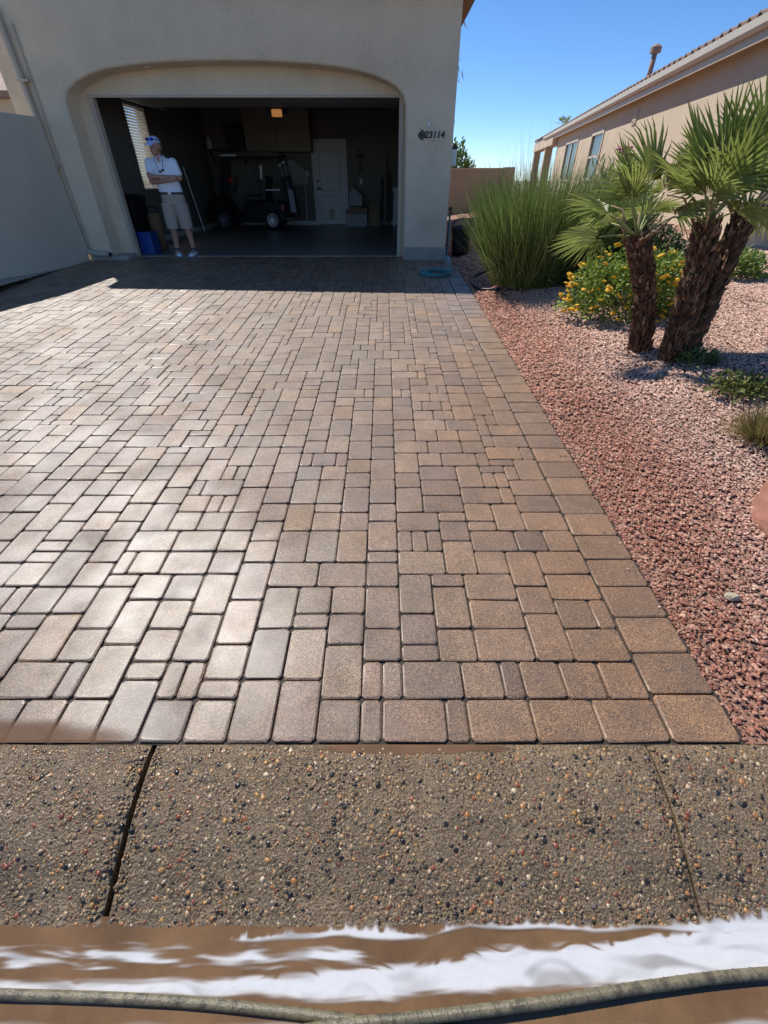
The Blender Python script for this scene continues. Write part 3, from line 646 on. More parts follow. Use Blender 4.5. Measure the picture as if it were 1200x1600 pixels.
# boxes and items right of the door
t = thing('cardboard_box', 'open cardboard box with white print right of the white door', 'box', (-.83, 16.2, FZ))
hb(MB().box(-1.16, -.52, 16.0, 16.45, FZ, .70), 'carton', mat('printed_carton', (.42, .40, .40), .7, .15, 12), t); hb(MB().prism([(-1.16, .70), (-.52, .70), (-.5, .86), (-1.0, .90), (-1.15, .8)], 'y', 15.98, 16.42), 'lid', BROWNCARD, t)
t = thing('grey_bag', 'pale grey folded bag standing on top of the cardboard box', 'bag', (-.85, 16.25, .90)); hb(MB().prism([(-1.05, .90), (-.66, .90), (-.64, 1.15), (-.78, 1.26), (-.9, 1.36), (-1.04, 1.22)], 'y', 16.1, 16.35), 'bag_body', mat('grey_bag', (.40, .40, .42), .8, .1, 9), t, bevel=.02); hb(MB().tube([(-.95, 16.22, 1.28), (-.88, 16.22, 1.42), (-.8, 16.22, 1.28)], .01, 6), 'strap', BLACKPL, t)
t = thing('carton_stack', 'brown carton beside the dark boards', 'box', (-.28, 16.3, FZ)); hb(MB().box(-.47, -.12, 16.1, 16.5, FZ, .72), 'carton', BROWNCARD, t, bevel=.005); hb(MB().box(-.3, -.28, 16.095, 16.099, FZ, .72), 'tape', CREAM, t)
t = thing('carton_stack', 'upper brown carton with its flaps open beside the dark boards', 'box', (-.28, 16.3, .722)); hb(MB().box(-.46, -.14, 16.12, 16.48, .722, 1.0), 'carton', BROWNCARD, t, bevel=.005); hb(MB().bar((-.46, 16.12, 1.0), (-.46, 16.0, 1.05), .002, .3), 'flap', BROWNCARD, t)
t = thing('leaning_boards', 'dark boards leaning on the back wall at the garage right corner', 'boards', (.1, 16.4, FZ))
for i, (x, h_, c) in enumerate(((-.08, 1.2, BLACKPL), (.02, 1.75, BROWNCARD), (.13, 1.3, BLACKPL))): hb(MB().bar((x, 16.3, FZ), (x + .02, 16.55, FZ + h_), .06, .09), 'board', c, t)
t = thing('push_broom', 'pale handled broom standing near the garage right corner', 'broom', (.35, 16.0, FZ)); hb(MB().bar((.33, 16.2, FZ), (.36, 16.3, FZ + .85), .11, .04), 'bristle_head', WHITEPL, t); hb(MB().box(.26, .44, 16.24, 16.36, FZ + .86, FZ + .95), 'head_block', WHITEPL, t)
# left front corner of the garage
t = thing('wheelie_bin', 'black wheeled bin just inside the garage left jamb', 'bin', (-4.98, 10.3, FZ))
hb(MB().loft([[(-5.14, 10.0, FZ + .04), (-4.78, 10.0, FZ + .04), (-4.78, 10.5, FZ + .04), (-5.14, 10.5, FZ + .04)], [(-5.18, 9.92, 1.24), (-4.70, 9.92, 1.24), (-4.70, 10.55, 1.24), (-5.18, 10.55, 1.24)]]), 'bin_body', BLACKPL, t, bevel=.02)
hb(MB().prism([(9.9, 1.245), (10.58, 1.245), (10.55, 1.30), (10.2, 1.33), (9.94, 1.30)], 'x', -5.19, -4.69), 'lid', BLACKPL, t, bevel=.01); 
for x in (-5.12, -4.8): hb(MB().tube([(x - .02, 10.48, FZ + .1), (x + .02, 10.48, FZ + .1)], .1, 14), 'wheel', RUBBER, t)
t = thing('blue_box', 'blue open carton on the garage floor beside the black bin', 'box', (-4.58, 10.0, FZ)); hb(MB().box(-4.70, -4.45, 9.78, 10.1, FZ, .745), 'carton', BLUEPL, t, bevel=.006); hb(MB().bar((-4.70, 9.78, .745), (-4.74, 9.78, .80), .002, .02).box(-4.70, -4.45, 9.775, 9.779, .69, .745), 'flap', BLUEPL, t)
t = thing('straw_basket', 'brown straw basket with dark handle above the blue carton', 'basket', (-4.72, 10.5, FZ)); hb(MB().tube([(-4.58, 10.45, FZ), (-4.58, 10.45, FZ + .4), (-4.58, 10.45, FZ + .62)], [.1, .13, .11], 14), 'basket_body', mat('straw', (.25, .15, .07), .9, .3, 40, .5, 120), t, smooth=True); hb(MB().tube([(-4.7, 10.45, FZ + .62), (-4.66, 10.45, FZ + .72), (-4.5, 10.45, FZ + .72), (-4.46, 10.45, FZ + .62)], .012, 6), 'handle', BLACKPL, t)
t = thing('leaning_pole', 'grey pole leaning on the garage left wall behind the man', 'pole', (-5.1, 14.2, FZ)); hb(MB().tube([(-5.0, 14.4, FZ), (-5.17, 14.3, 1.75)], .014, 8), 'shaft', GREYMET, t); hb(MB().ell((-5.17, 14.3, 1.76), (.03, .03, .045)), 'knob', WHITEPL, t)

# ------------------------------------------------------------------ golf cart and golf bag
gc = thing('golf_cart', 'black golf cart with spoked rims parked across the rear of the garage', 'golf cart', (-3.75, 15.4, FZ))
cy0, cy1 = 14.85, 15.95
shell = [(-4.98, .62), (-4.95, .9), (-4.72, 1.12), (-4.52, 1.16), (-4.42, .78), (-3.95, .74), (-3.9, 1.02), (-3.2, 1.06), (-2.78, 1.02), (-2.72, .72), (-2.85, .6), (-2.92, .6), (-3.0, .76), (-3.15, .82), (-3.3, .76), (-3.4, .56), (-4.3, .56), (-4.38, .76), (-4.52, .83), (-4.68, .76), (-4.78, .58)]
hb(MB().prism(shell, 'y', cy0, cy1), 'body', BLACKPAINT, gc, bevel=.015)
hb(MB().box(-3.92, -3.3, cy0 + .08, cy1 - .08, 1.07, 1.19), 'seat', BLACKPL, gc, bevel=.03)
hb(MB().bar((-3.36, cy0 + .5 * (cy1 - cy0), 1.15), (-3.26, cy0 + .5 * (cy1 - cy0), 1.6), .95, .1, (1, 0, 0)), 'backrest', BLACKPL, gc, bevel=.02)
hb(MB().prism([(-4.46, 2.02), (-4.4, 2.1), (-3.9, 2.14), (-3.1, 2.14), (-2.8, 2.09), (-2.78, 2.02)], 'y', cy0 - .03, cy1 + .03), 'canopy', BLACKPL, gc, bevel=.012)
for y in (cy0 + .04, cy1 - .04):
    hb(MB().bar((-4.55, y, 1.12), (-4.36, y, 2.03), .035, .035), 'strut', BLACKPL, gc); hb(MB().bar((-2.98, y, 1.05), (-2.9, y, 2.03), .035, .035), 'strut', BLACKPL, gc); hb(MB().bar((-3.4, y, 1.2), (-3.62, y, 2.03), .025, .025), 'strut', BLACKPL, gc)
hb(MB().add([(-4.54, cy0 + .06, 1.15), (-4.54, cy1 - .06, 1.15), (-4.37, cy1 - .06, 2.0), (-4.37, cy0 + .06, 2.0), (-4.545, cy0 + .06, 1.15), (-4.545, cy1 - .06, 1.15), (-4.375, cy1 - .06, 2.0), (-4.375, cy0 + .06, 2.0)], [(0, 1, 2, 3), (7, 6, 5, 4), (0, 4, 5, 1), (1, 5, 6, 2), (2, 6, 7, 3), (3, 7, 4, 0)]), 'windshield', DARKGLASS, gc)
stw = hb(MB().tube([(-4.12 + .05 * math.cos(a), 15.15 + .17 * math.sin(a), 1.44 + .17 * math.cos(a)) for a in np.linspace(0, 2 * math.pi, 20)], .015, 6, False), 'steering_wheel', BLACKPL, gc); hb(MB().bar((-4.12, 15.15, 1.44), (-4.4, 15.15, 1.05), .03, .03), 'column', BLACKPL, stw)
hb(MB().ell((-4.2, cy0 + .1, 1.52), (.06, .05, .075)), 'hanging_tag', RED, gc); hb(MB().box(-4.33, -3.9, cy0 - .035, cy0 - .031, 2.03, 2.07), 'canopy_badge', GREYMET, gc)
hb(MB().box(-3.02, -2.62, cy0 + .1, cy1 - .1, .62, .68).bar((-2.75, 15.1, 1.45), (-2.75, 15.7, 1.45), .04, .04), 'bag_rack', BLACKPL, gc); hb(MB().box(-2.87, -2.81, cy0 - .006, cy0 + .04, .86, .98), 'tail_light', RED, gc); hb(MB().box(-3.25, -2.86, cy0 + .0, cy0 + .02, 1.30, 1.33), 'hip_rail', WHITEPL, gc)
hb(MB().bar((-3.33, cy0 + .05, 1.55), (-3.30, cy0 + .05, 1.85), .06, .03), 'towel', WHITEPL, gc)
for x in (-4.53, -3.15):
    for y, sgn in ((cy0 + .04, -1), (cy1 - .04, 1)):
        prof = [(.12, -.09), (.215, -.09), (.235, -.06), (.235, .06), (.215, .09), (.12, .09)]
        rings = [[(x + r_ * math.cos(a), y + d, FZ + .235 + r_ * math.sin(a)) for r_, d in prof] for a in np.linspace(0, 2 * math.pi, 25)]
        wl = hb(MB().loft(rings, cap=False), 'wheel', RUBBER, gc, smooth=True)
        rm = MB()
        for k in range(10):
            a = 2 * math.pi * k / 10; rm.bar((x + .03 * math.cos(a), y + sgn * .085, FZ + .235 + .03 * math.sin(a)), (x + .145 * math.cos(a), y + sgn * .092, FZ + .235 + .145 * math.sin(a)), .022, .012, (0, 1, 0))
        rm.tube([(x + .15 * math.cos(a), y + sgn * .09, FZ + .235 + .15 * math.sin(a)) for a in np.linspace(0, 2 * math.pi, 25)], .009, 6, False).tube([(x, y + sgn * .07, FZ + .235), (x, y + sgn * .1, FZ + .235)], .03, 10)
        hb(rm, 'rim', CHROME, wl)
        hb(MB().tube([(x, y + sgn * .05, FZ + .235), (x, y + sgn * .06, FZ + .235)], .14, 16), 'hub_disc', BLACKPL, wl)
gbg = thing('golf_bag', 'grey and black golf bag strapped to the back of the golf cart', 'golf bag', (-2.58, 15.1, .68))
hb(MB().tube([(-2.5, 15.05, .69), (-2.55, 15.05, 1.0), (-2.66, 15.05, 1.45), (-2.70, 15.05, 1.6)], [.13, .14, .13, .15], 14), 'bag_body', mat('bag_nylon', (.045, .045, .05), .6, .2, 8), gbg, smooth=True)
hb(MB().prism([(-2.62, .8), (-2.46, .8), (-2.5, 1.3), (-2.66, 1.38)], 'y', 14.86, 14.93), 'pocket', mat('bag_grey', (.30, .31, .33), .6, .1, 12), gbg, bevel=.02)
for i in range(6):
    x = -2.80 + .035 * i; y = 15.0 + .03 * (i % 3); tz = 1.85 + .06 * ((i * 7) % 4)
    hb(MB().tube([(x + .08, y, 1.5), (x, y, tz)], .006, 6).ell((x - .02, y, tz), (.05, .03, .035), 8, 6), 'golf_club', BLACKPL if i % 3 else WHITEPL, gbg)

# ------------------------------------------------------------------ courtyard wall on the left
gw_ = thing('courtyard_wall', 'grey stucco wall joining the garage at the left edge', 'wall', (-5.9, 7.2, .25))
wp = [(-5.34, 9.06), (-5.58, 7.95), (-5.93, 7.15), (-6.9, 5.0)]
wq = [(-5.56, 9.06), (-5.79, 8.0), (-6.13, 7.22), (-7.1, 5.08)]
rings = [[(a[0], a[1], -.1), (a[0], a[1], 2.285), (a[0] - .012, a[1], 2.312), (b[0] + .012, b[1], 2.312), (b[0], b[1], 2.285), (b[0], b[1], -.1)] for a, b in zip(wp, wq)]
smooth_auto(hb(MB().loft(rings), 'wall_body', STUCCO_WALL, gw_), 50)
hb(MB().loft([[(a[0] + .012, a[1], -.1), (a[0] + .012, a[1], .14 + (a[1] - 5) * .045), (a[0], a[1], .14 + (a[1] - 5) * .045), (a[0], a[1], -.1)] for a in wp]), 'footing', PLINTH, gw_)
# pale house beyond the courtyard
nb_ = thing('house', 'distant pale house with tiled eave beyond the courtyard wall', 'house', (-10.5, 16, .3))
hb(MB().box(-13, -8.9, 15.5, 16, .3, 3.2), 'wall', STUCCO_WALL, nb_); hb(MB().prism([(15.1, 3.2), (15.1, 3.32), (18, 4.4), (18, 3.2)], 'x', -13.3, -8.6), 'roof', TILE, nb_)
wn = hb(MB().box(-10.6, -9.3, 15.46, 15.498, 1.5, 2.8), 'window', WHITEPL, nb_); hb(MB().box(-10.52, -9.38, 15.45, 15.458, 1.58, 2.72), 'pane', GLASS, wn)

# ------------------------------------------------------------------ neighbour's house on the right
YAW = R(8.7); HZ = .62
nh = thing('house', 'long tan stucco neighbour house with clay tile eave on the right', 'house', (5.13, 7.36, HZ), -YAW)
def nhb(mb, name, m, parent=nh, **k): return mb.build(name, m, parent, **k)     # local: x inward, y along the wall, z above base
# wall built round its window openings
wins = [(14.05, 16.6, .86, 2.13), (10.15, 11.75, .89, 2.12)]
m_ = MB(); ya = 0
for (a, b, c, d) in sorted(wins):
    m_.box(0, .2, ya, a, -.5, 2.5).box(0, .2, a, b, -.5, c).box(0, .2, a, b, d, 2.5); ya = b
m_.box(0, .2, ya, 19.2, -.5, 2.5)
nhb(m_, 'side_wall', STUCCO_TAN)
nhb(MB().box(.2, 9, .0, .2, -.5, 2.5), 'front_wall', STUCCO_TAN); nhb(MB().box(.2, 9, 19.0, 19.2, -.5, 2.5), 'rear_wall', STUCCO_TAN)
nhb(MB().box(-.02, -.001, -.02, 19.2, -.5, .16).box(-.02, 9, -.02, -.001, -.5, .16), 'stem_wall', PLINTH)
for (a, b, c, d) in wins:
    f_ = MB(); q = .07
    f_.box(-.03, .06, a - .02, a + q, c - .02, d + .02).box(-.03, .06, b - q, b + .02, c - .02, d + .02).box(-.03, .06, a + q, b - q, d - q, d + .02).box(-.03, .06, a + q, b - q, c - .02, c + q)
    wn = nhb(f_, 'window', CREAM)
    if b - a > 2: nhb(MB().box(-.01, .05, (a + b) / 2 - .04, (a + b) / 2 + .04, c + q, d - q), 'mullion', CREAM, wn)
    else: nhb(MB().box(-.01, .05, a + q, b - q, (c + d) / 2 - .03, (c + d) / 2 + .03), 'mullion', CREAM, wn)
    nhb(MB().box(.02, .03, a + q, b - q, c + q, d - q), 'pane', GLASS, wn)
vt = nhb(MB().box(-.02, -.001, 7.0, 7.36, 2.0, 2.28), 'wall_vent', CREAM)
for k in range(5): nhb(MB().box(-.03, -.021, 7.03, 7.33, 2.03 + k * .05, 2.06 + k * .05), 'vent_slat', STUCCO_TAN, vt)
EY1 = 26.6
nhb(MB().box(-.19, 9.5, -.2, EY1, 2.5, 2.53), 'soffit', CREAM)
nhb(MB().box(-.22, -.19, -.2, EY1, 2.41, 2.63).box(-.22, 9.5, -.24, -.201, 2.41, 2.63), 'fascia', CREAM)
gt = nhb(MB().prism([(-.32, 2.65), (-.31, 2.56), (-.28, 2.52), (-.225, 2.52), (-.225, 2.65), (-.235, 2.65), (-.24, 2.535), (-.275, 2.535), (-.30, 2.57), (-.305, 2.65)], 'y', -.2, 22.3), 'gutter', GUTTERM)
nhb(MB().add([(-.2, -.2, 2.63), (4.5, 4.5, 4.04), (4.5, 22, 4.04), (-.2, EY1, 2.63), (9.5, -.2, 2.63), (9.5, EY1, 2.63)], [(0, 1, 2, 3), (0, 4, 1), (4, 5, 2, 1), (5, 3, 2)]), 'roof', TILE)
# one S-tile, shared by the eave course and the course above it
sy = np.linspace(0, 1, 9); prof = [(.14 * t * 2, .055 * math.sin(math.pi * min(1, t / .62)) if t < .62 else -.012 * math.sin(math.pi * (t - .62) / .38)) for t in sy]
tv = [(x * .46, p[0], p[1] + z) for x, z in ((0, 0), (1, 0)) for p in prof] + [(x * .46, p[0], p[1] - .016) for x, z in ((0, 0), (1, 0)) for p in prof]
m9 = 9; tf = []
for i in range(m9 - 1): tf += [(i, i + 1, m9 + i + 1, m9 + i), (2 * m9 + i + 1, 2 * m9 + i, 3 * m9 + i, 3 * m9 + i + 1), (i + 1, i, 2 * m9 + i, 2 * m9 + i + 1)]
tile0 = nhb(MB().add(tv, tf), 'roof_tile', TILE, fix=False)
first = True
for row in range(2):
    for k in range(int((EY1 + .2) / .28)):
        c = tile0 if first else tile0.copy()
        if not first: COL.objects.link(c); c.parent = nh
        first = False
        c.location = (-.29 + row * .4, -.2 + k * .28, 2.665 + row * .12 + random.uniform(-.004, .004)); c.rotation_euler = (0, -R(16.7), 0)
# vent pipe
vp_ = nhb(MB().tube([(.35, 8.3, 2.7), (.35, 8.3, 3.42)], .06, 12), 'vent_pipe', TILE, smooth=True)
nhb(MB().tube([(.35, 8.3, 3.40), (.35, 8.3, 3.42), (.35, 8.3, 3.52), (.35, 8.3, 3.57)], [.06, .13, .13, .06], 14), 'cap', TILE, vp_)
for y in (21.6, 26.2): nhb(MB().box(-.2, .15, y, y + .4, -.5, 2.5), 'patio_post', STUCCO_TAN)
nhb(MB().box(-.25, .2, 19.2, EY1, 2.2, 2.498), 'patio_beam', STUCCO_TAN)

# ------------------------------------------------------------------ back fence and trees beyond
bf = thing('block_fence', 'tan stuccoed block fence closing the side passage behind the grass clump', 'fence', (2.5, 18, .35))
hb(MB().box(1.1, 3.9, 18, 18.2, .1, 1.79), 'fence_body', mat('block_fence_paint', (.46, .35, .25), .92, .1, 2, .3, 50), bf)
hb(MB().box(1.1, 3.9, 17.98, 18.22, 1.79, 1.84), 'coping', STUCCO_TAN, bf); hb(MB().box(3.9, 4.25, 17.95, 18.25, .1, 1.86), 'pillar', STUCCO_TAN, bf)

# ------------------------------------------------------------------ plants
def unit(v): return v / np.maximum(1e-9, np.linalg.norm(v, axis=-1, keepdims=True))
def leaves(name, pos, dirs, length, width, cols, m, parent=None, world=True, droop=.25, kind=None):
    """pointed leaves: 6 vertices, folded along the midrib"""
    n = len(pos); d = unit(dirs); up = np.tile((0, 0, 1.0), (n, 1)) + rng.normal(0, .5, (n, 3)); sx = unit(np.cross(d, up)); nn = np.cross(sx, d)
    L_ = length[:, None]; W_ = width[:, None]
    p0 = pos; p1 = pos + d * L_ * .5 + sx * W_ * .5 + nn * W_ * .15; p2 = pos + d * L_ - nn * L_ * droop; p3 = pos + d * L_ * .5 - sx * W_ * .5 + nn * W_ * .15; pm = pos + d * L_ * .5
    V = np.stack([p0, p1, p2, p3, pm], 1)
    if parent is not None and world: V = V - np.array(wloc(parent))
    base = (np.arange(n) * 5)[:, None]
    F = np.concatenate([base + np.array([[0, 1, 4]]), base + np.array([[1, 2, 4]]), base + np.array([[2, 3, 4]]), base + np.array([[3, 0, 4]])])
    o = link(name, np_mesh(name, V.reshape(-1, 3), F, m, np.repeat(cols, 5, axis=0)), parent)
    return tag(o, kind=kind) if kind else o
def blades(name, base, dirs, length, width, bend, cols, m, parent=None, seg=6, kind=None, lean=None):
    n = len(base); d = unit(dirs); hz = d.copy(); hz[:, 2] = 0; hz = unit(hz + 1e-6)
    side = unit(np.cross(d, np.tile((0, 0, 1.0), (n, 1)) + 1e-4) + rng.normal(0, .35, (n, 3))); V = []
    p = base.copy(); dd = d.copy()
    for k in range(seg + 1):
        t = k / seg; wv = (width * (1 - t ** 2.2) * .5 + .0004)[:, None]
        V.append(p - side * wv); V.append(p + side * wv)
        dd = unit(dd + (hz * .55 + np.array((0, 0, -1.0))) * (bend * (t + .15) / seg * 2)[:, None]); p = p + dd * (length / seg)[:, None]
    V = np.stack(V, 1)
    if parent is not None: V = V - np.array(wloc(parent))
    k2 = 2 * (seg + 1); b_ = (np.arange(n) * k2)[:, None]
    F = np.concatenate([b_ + np.array([[2 * i, 2 * i + 1, 2 * i + 3, 2 * i + 2]]) for i in range(seg)])
    o = link(name, np_mesh(name, V.reshape(-1, 3), F, m, np.repeat(cols, k2, axis=0)), parent)
    return tag(o, kind=kind) if kind else o
def shade(n, a, b, s=.25): t = rng.uniform(0, 1, (n, 1)); return (np.array(a) * (1 - t) + np.array(b) * t) * rng.uniform(1 - s, 1 + s, (n, 1))
def mound(n, c, r, top=1.0, shell=.55):
    v = unit(rng.normal(0, 1, (n, 3))); v[:, 2] = np.abs(v[:, 2]) ** .8 * top - .05
    k = (shell + (1 - shell) * rng.uniform(0, 1, (n, 1)) ** .6)
    lump = np.array([1 + .22 * mnoise.noise((a * 2.3 + c[0], b * 2.3, e * 2.3)) for a, b, e in v])[:, None]
    return np.array(c) + v * np.array(r) * k * lump, v
# ornamental grass clump
G0 = Vector((2.0, 6.55, gz(2.0, 6.55)))
og = thing('ornamental_grass', 'tall green fountain grass clump at the top right corner of the driveway', 'grass clump', G0)
n = 8500; a = rng.uniform(0, 2 * np.pi, n); rr_ = .40 * np.sqrt(rng.uniform(0, 1, n))
bp_ = np.stack([G0.x + .14 + rr_ * np.cos(a) * 1.75, G0.y + rr_ * np.sin(a), np.full(n, G0.z - .02)], 1)
tilt = np.abs(rng.normal(0, .20, n)) + rr_ * .62; a2 = a + rng.normal(0, .6, n)
di = np.stack([np.cos(a2) * np.sin(tilt), np.sin(a2) * np.sin(tilt), np.cos(tilt)], 1)
ln_g = rng.uniform(.85, 1.46, n) * (1 - .28 * np.clip(tilt, 0, 1))
blades('blade', bp_, di, ln_g, rng.uniform(.006, .0115, n), rng.uniform(.03, .30, n), shade(n, (.09, .15, .03), (.25, .31, .095), .45), GRASS, og, seg=6, kind='stuff')
n = 420; a = rng.uniform(0, 2 * np.pi, n); tilt = rng.uniform(.35, .95, n)
blades('dry_blade', np.stack([G0.x + .35 * np.cos(a), G0.y + .3 * np.sin(a), np.full(n, G0.z)], 1), np.stack([np.cos(a) * np.sin(tilt), np.sin(a) * np.sin(tilt), np.cos(tilt)], 1), rng.uniform(.4, .85, n), rng.uniform(.004, .007, n), rng.uniform(.4, 1.0, n), shade(n, (.34, .30, .15), (.28, .27, .10)), GRASS, og, seg=7, kind='stuff')
n = 170; a = rng.uniform(0, 2 * np.pi, n); tilt = np.abs(rng.normal(0, .2, n))
blades('seed_stalk', np.stack([G0.x + .3 * np.cos(a), G0.y + .25 * np.sin(a), np.full(n, G0.z)], 1), np.stack([np.cos(a) * np.sin(tilt) + .05, np.sin(a) * np.sin(tilt), np.cos(tilt)], 1), rng.uniform(1.3, 1.62, n), rng.uniform(.003, .005, n), rng.uniform(.02, .15, n), shade(n, (.26, .25, .11), (.36, .31, .17)), GRASS, og, seg=6, kind='stuff')

# fan palms
def leaf_fan(seed, r_, nseg, spread, droop, dry):
    rr = random.Random(seed); V = []; F3 = []; C = []
    for i in range(nseg):
        t = (i / (nseg - 1) - .5); a = t * spread + rr.uniform(-.015, .015)
        Lr = r_ * (1 - .35 * abs(t * 2) ** 2.2) * rr.uniform(.92, 1.06); wd = r_ * .025
        dx, dy = math.sin(a), math.cos(a); sx, sy = dy, -dx
        def P(l, s_, z): return (dx * l + sx * s_, dy * l + sy * s_, z)
        zt = -droop * r_ * rr.uniform(.4, 1.4) + .05 * r_ * math.cos(a * 2); z0 = rr.uniform(-.006, .006)
        g = rr.uniform(.75, 1.2); c = (.29 * g, .335 * g, .085 * g); tipc = (.22, .17, .07) if rr.random() < .35 + dry else c
        k = len(V)
        for l, s_, z in ((.03, 0, 0), (Lr * .45, wd * .9, .012 + z0 + .02 * r_), (Lr * .45, 0, -.008 + z0 + .02 * r_), (Lr * .45, -wd * .9, .012 + z0 + .02 * r_), (Lr * .8, wd * .5, zt * .4 + .008), (Lr * .8, 0, zt * .4 - .004), (Lr * .8, -wd * .5, zt * .4 + .008), (Lr, 0, zt)):
            V.append(P(l, s_, z))
        C += [c] * 4 + [c] * 3 + [tipc]
        C[-8] = (.24, .27, .08)
        for f in ((0, 2, 1), (0, 3, 2), (1, 2, 5), (1, 5, 4), (2, 3, 6), (2, 6, 5), (4, 5, 7), (5, 6, 7)): F3.append(tuple(q + k for q in f))
    return np_mesh('frond', np.array(V), np.array(F3), PALM, np.array(C))
FANS = [leaf_fan(s_, .56, 27, sp, dr_, dy_) for s_, sp, dr_, dy_ in ((1, 3.0, .10, 0), (2, 2.6, .22, .1), (3, 3.3, .05, 0), (4, 2.9, .35, .3))]
PET = {}
def frond(parent, top, az, el, pl, size, variant, roll=0, label=None):
    """petiole leaves the trunk top at azimuth az / elevation el; the fan continues it"""
    d = Vector((math.cos(az) * math.cos(el), math.sin(az) * math.cos(el), math.sin(el)))
    rootw = wloc(parent)
    pm = []
    dd = d.copy(); p = Vector(top)
    for k in range(6):
        pm.append(p.copy()); dd = (dd + Vector((0, 0, -.035 - .05 * math.cos(el)))).normalized(); p = p + dd * pl / 5
    pt = MB().tube([q - rootw for q in pm], [.012, .009, .008, .007, .006, .005], 5).build('petiole', PETIOLE, parent, smooth=True)
    o = link('frond', FANS[variant], pt)
    sx = dd.cross(Vector((0, 0, 1))); sx = sx.normalized() if sx.length > .05 else Vector((1, 0, 0)); nz_ = sx.cross(dd)
    M_ = Matrix((sx, dd, nz_)).transposed().to_4x4() @ Matrix.Rotation(roll, 4, 'Y')
    o.matrix_local = Matrix.Translation(pm[-1] - rootw) @ M_ @ Matrix.Scale(size, 4)
    return o
def trunk(parent, pts, rads, nb, seed, name='trunk'):
    rr = np.random.default_rng(seed); pl = spline(pts, 8); m = len(pl); rd = np.interp(np.linspace(0, 1, m), np.linspace(0, 1, len(rads)), rads)
    tr = MB().tube([p - wloc(parent) for p in pl], [r_ * .86 for r_ in rd], 14).build(name, TRUNKM, parent, smooth=True)
    V = []; F = []; C = []
    for i in range(nb):
        t = rr.uniform(0.0, 1) ; k = min(m - 2, int(t * (m - 1))); p = pl[k].lerp(pl[k + 1], t * (m - 1) - k); ax = (pl[k + 1] - pl[k]).normalized(); r0 = rd[k] * .84
        a = rr.uniform(0, 2 * math.pi); x = ax.cross(Vector((0, 1, .1))).normalized(); y = x.cross(ax)
        rad = x * math.cos(a) + y * math.sin(a); tg = (ax.cross(rad) + ax * rr.normal(0, .35)).normalized(); L_ = rr.uniform(.03, .12); wd = rr.uniform(.006, .022); out = rr.uniform(.006, .04)
        b = p + rad * r0; n0 = len(V)
        for q in (b - tg * wd - rad * .01, b + tg * wd - rad * .01, b + tg * wd * .8 + rad * out * .7 + ax * L_ * .6, b - tg * wd * .8 + rad * out * .7 + ax * L_ * .6, b + rad * (out + .008) + ax * L_ * rr.uniform(.8, 1.1), b + rad * (out * .7 + .016) + ax * L_ * .45):
            V.append(tuple(q - wloc(parent)))
        F += [(n0, n0 + 1, n0 + 5), (n0 + 1, n0 + 2, n0 + 5), (n0 + 2, n0 + 4, n0 + 5), (n0 + 4, n0 + 3, n0 + 5), (n0 + 3, n0, n0 + 5)]
        g = rr.uniform(.5, 1.5); base = np.array((.14, .07, .038)) if rr.random() < .88 - .3 * t * t else np.array((.30, .18, .10))  # tan flakes more frequent upward: the sunlit trunk top is painted in
        C += [tuple(base * g)] * 6
    o = link('leaf_base', np_mesh('leaf_base', np.array(V), np.array(F), BOOT, np.array(C)), tr); tag(o, kind='stuff')
    return tr
def crown(parent, top, specs, seed):
    rr = random.Random(seed)
    for az, el, pl, size, va in specs:
        frond(parent, top, R(az) + rr.uniform(-.08, .08), R(el), pl * .72, size * .72, va, rr.uniform(-.5, .5))
zA = gz(2.25, 3.9)
pa = thing('fan_palm', 'smaller fan palm with one straight shaggy trunk beside the yellow flowers', 'palm', (2.25, 3.9, zA))
trunk(pa, [(2.25, 3.9, zA - .05), (2.19, 3.93, zA + .3), (2.09, 3.97, zA + .6), (1.985, 4.0, zA + .80)], [.070, .057, .058, .066], 900, 3)
specA = [(178, 16, .40, .95, 0), (165, 42, .42, .9, 1), (150, 70, .45, .95, 2), (95, 80, .5, 1.0, 1), (20, 68, .45, .9, 0), (60, 40, .4, .9, 2), (120, 30, .4, .85, 3), (200, 62, .4, .85, 1), (335, 45, .36, .8, 3)]
crown(pa, (1.975, 4.0, zA + .82), specA, 4)
zB = gz(2.42, 3.62)
pb = thing('fan_palm', 'larger fan palm with two leaning shaggy trunks from one base', 'palm', (2.42, 3.62, zB))
trunk(pb, [(2.38, 3.64, zB - .06), (2.40, 3.70, zB + .25), (2.40, 3.76, zB + .6), (2.365, 3.80, zB + .90)], [.078, .080, .074, .064], 1000, 5)
trunk(pb, [(2.46, 3.62, zB - .06), (2.53, 3.72, zB + .3), (2.62, 3.84, zB + .66), (2.69, 3.92, zB + .96)], [.068, .072, .066, .056], 900, 6)
specB = [(178, 52, .34, 1.15, 0), (165, 68, .42, 1.2, 2), (120, 78, .45, 1.25, 0), (60, 80, .45, 1.2, 2), (10, 64, .4, 1.15, 0), (200, 32, .34, .95, 1), (240, 62, .38, 1.0, 2), (300, 70, .42, 1.1, 0), (140, 48, .36, 1.05, 1), (90, 55, .42, 1.1, 2), (35, 45, .38, 1.0, 1), (330, 40, .32, .9, 0), (180, 80, .46, 1.1, 2), (220, 50, .36, 1.0, 0), (150, 26, .33, .9, 3), (275, 35, .3, .85, 1)]
crown(pb, (2.36, 3.80, zB + .92), [q for i, q in enumerate(specB) if i % 3 != 2], 7)
specC = [(170, 66, .45, 1.15, 0), (100, 76, .5, 1.2, 2), (30, 66, .46, 1.2, 0), (350, 48, .42, 1.15, 1), (5, 28, .4, 1.1, 0), (315, 30, .38, 1.05, 2), (290, 58, .42, 1.1, 0), (60, 50, .42, 1.1, 1), (250, 70, .45, 1.1, 2), (200, 50, .4, 1.0, 1), (25, 12, .36, .95, 3), (135, 55, .42, 1.1, 2), (340, 72, .46, 1.2, 2)]
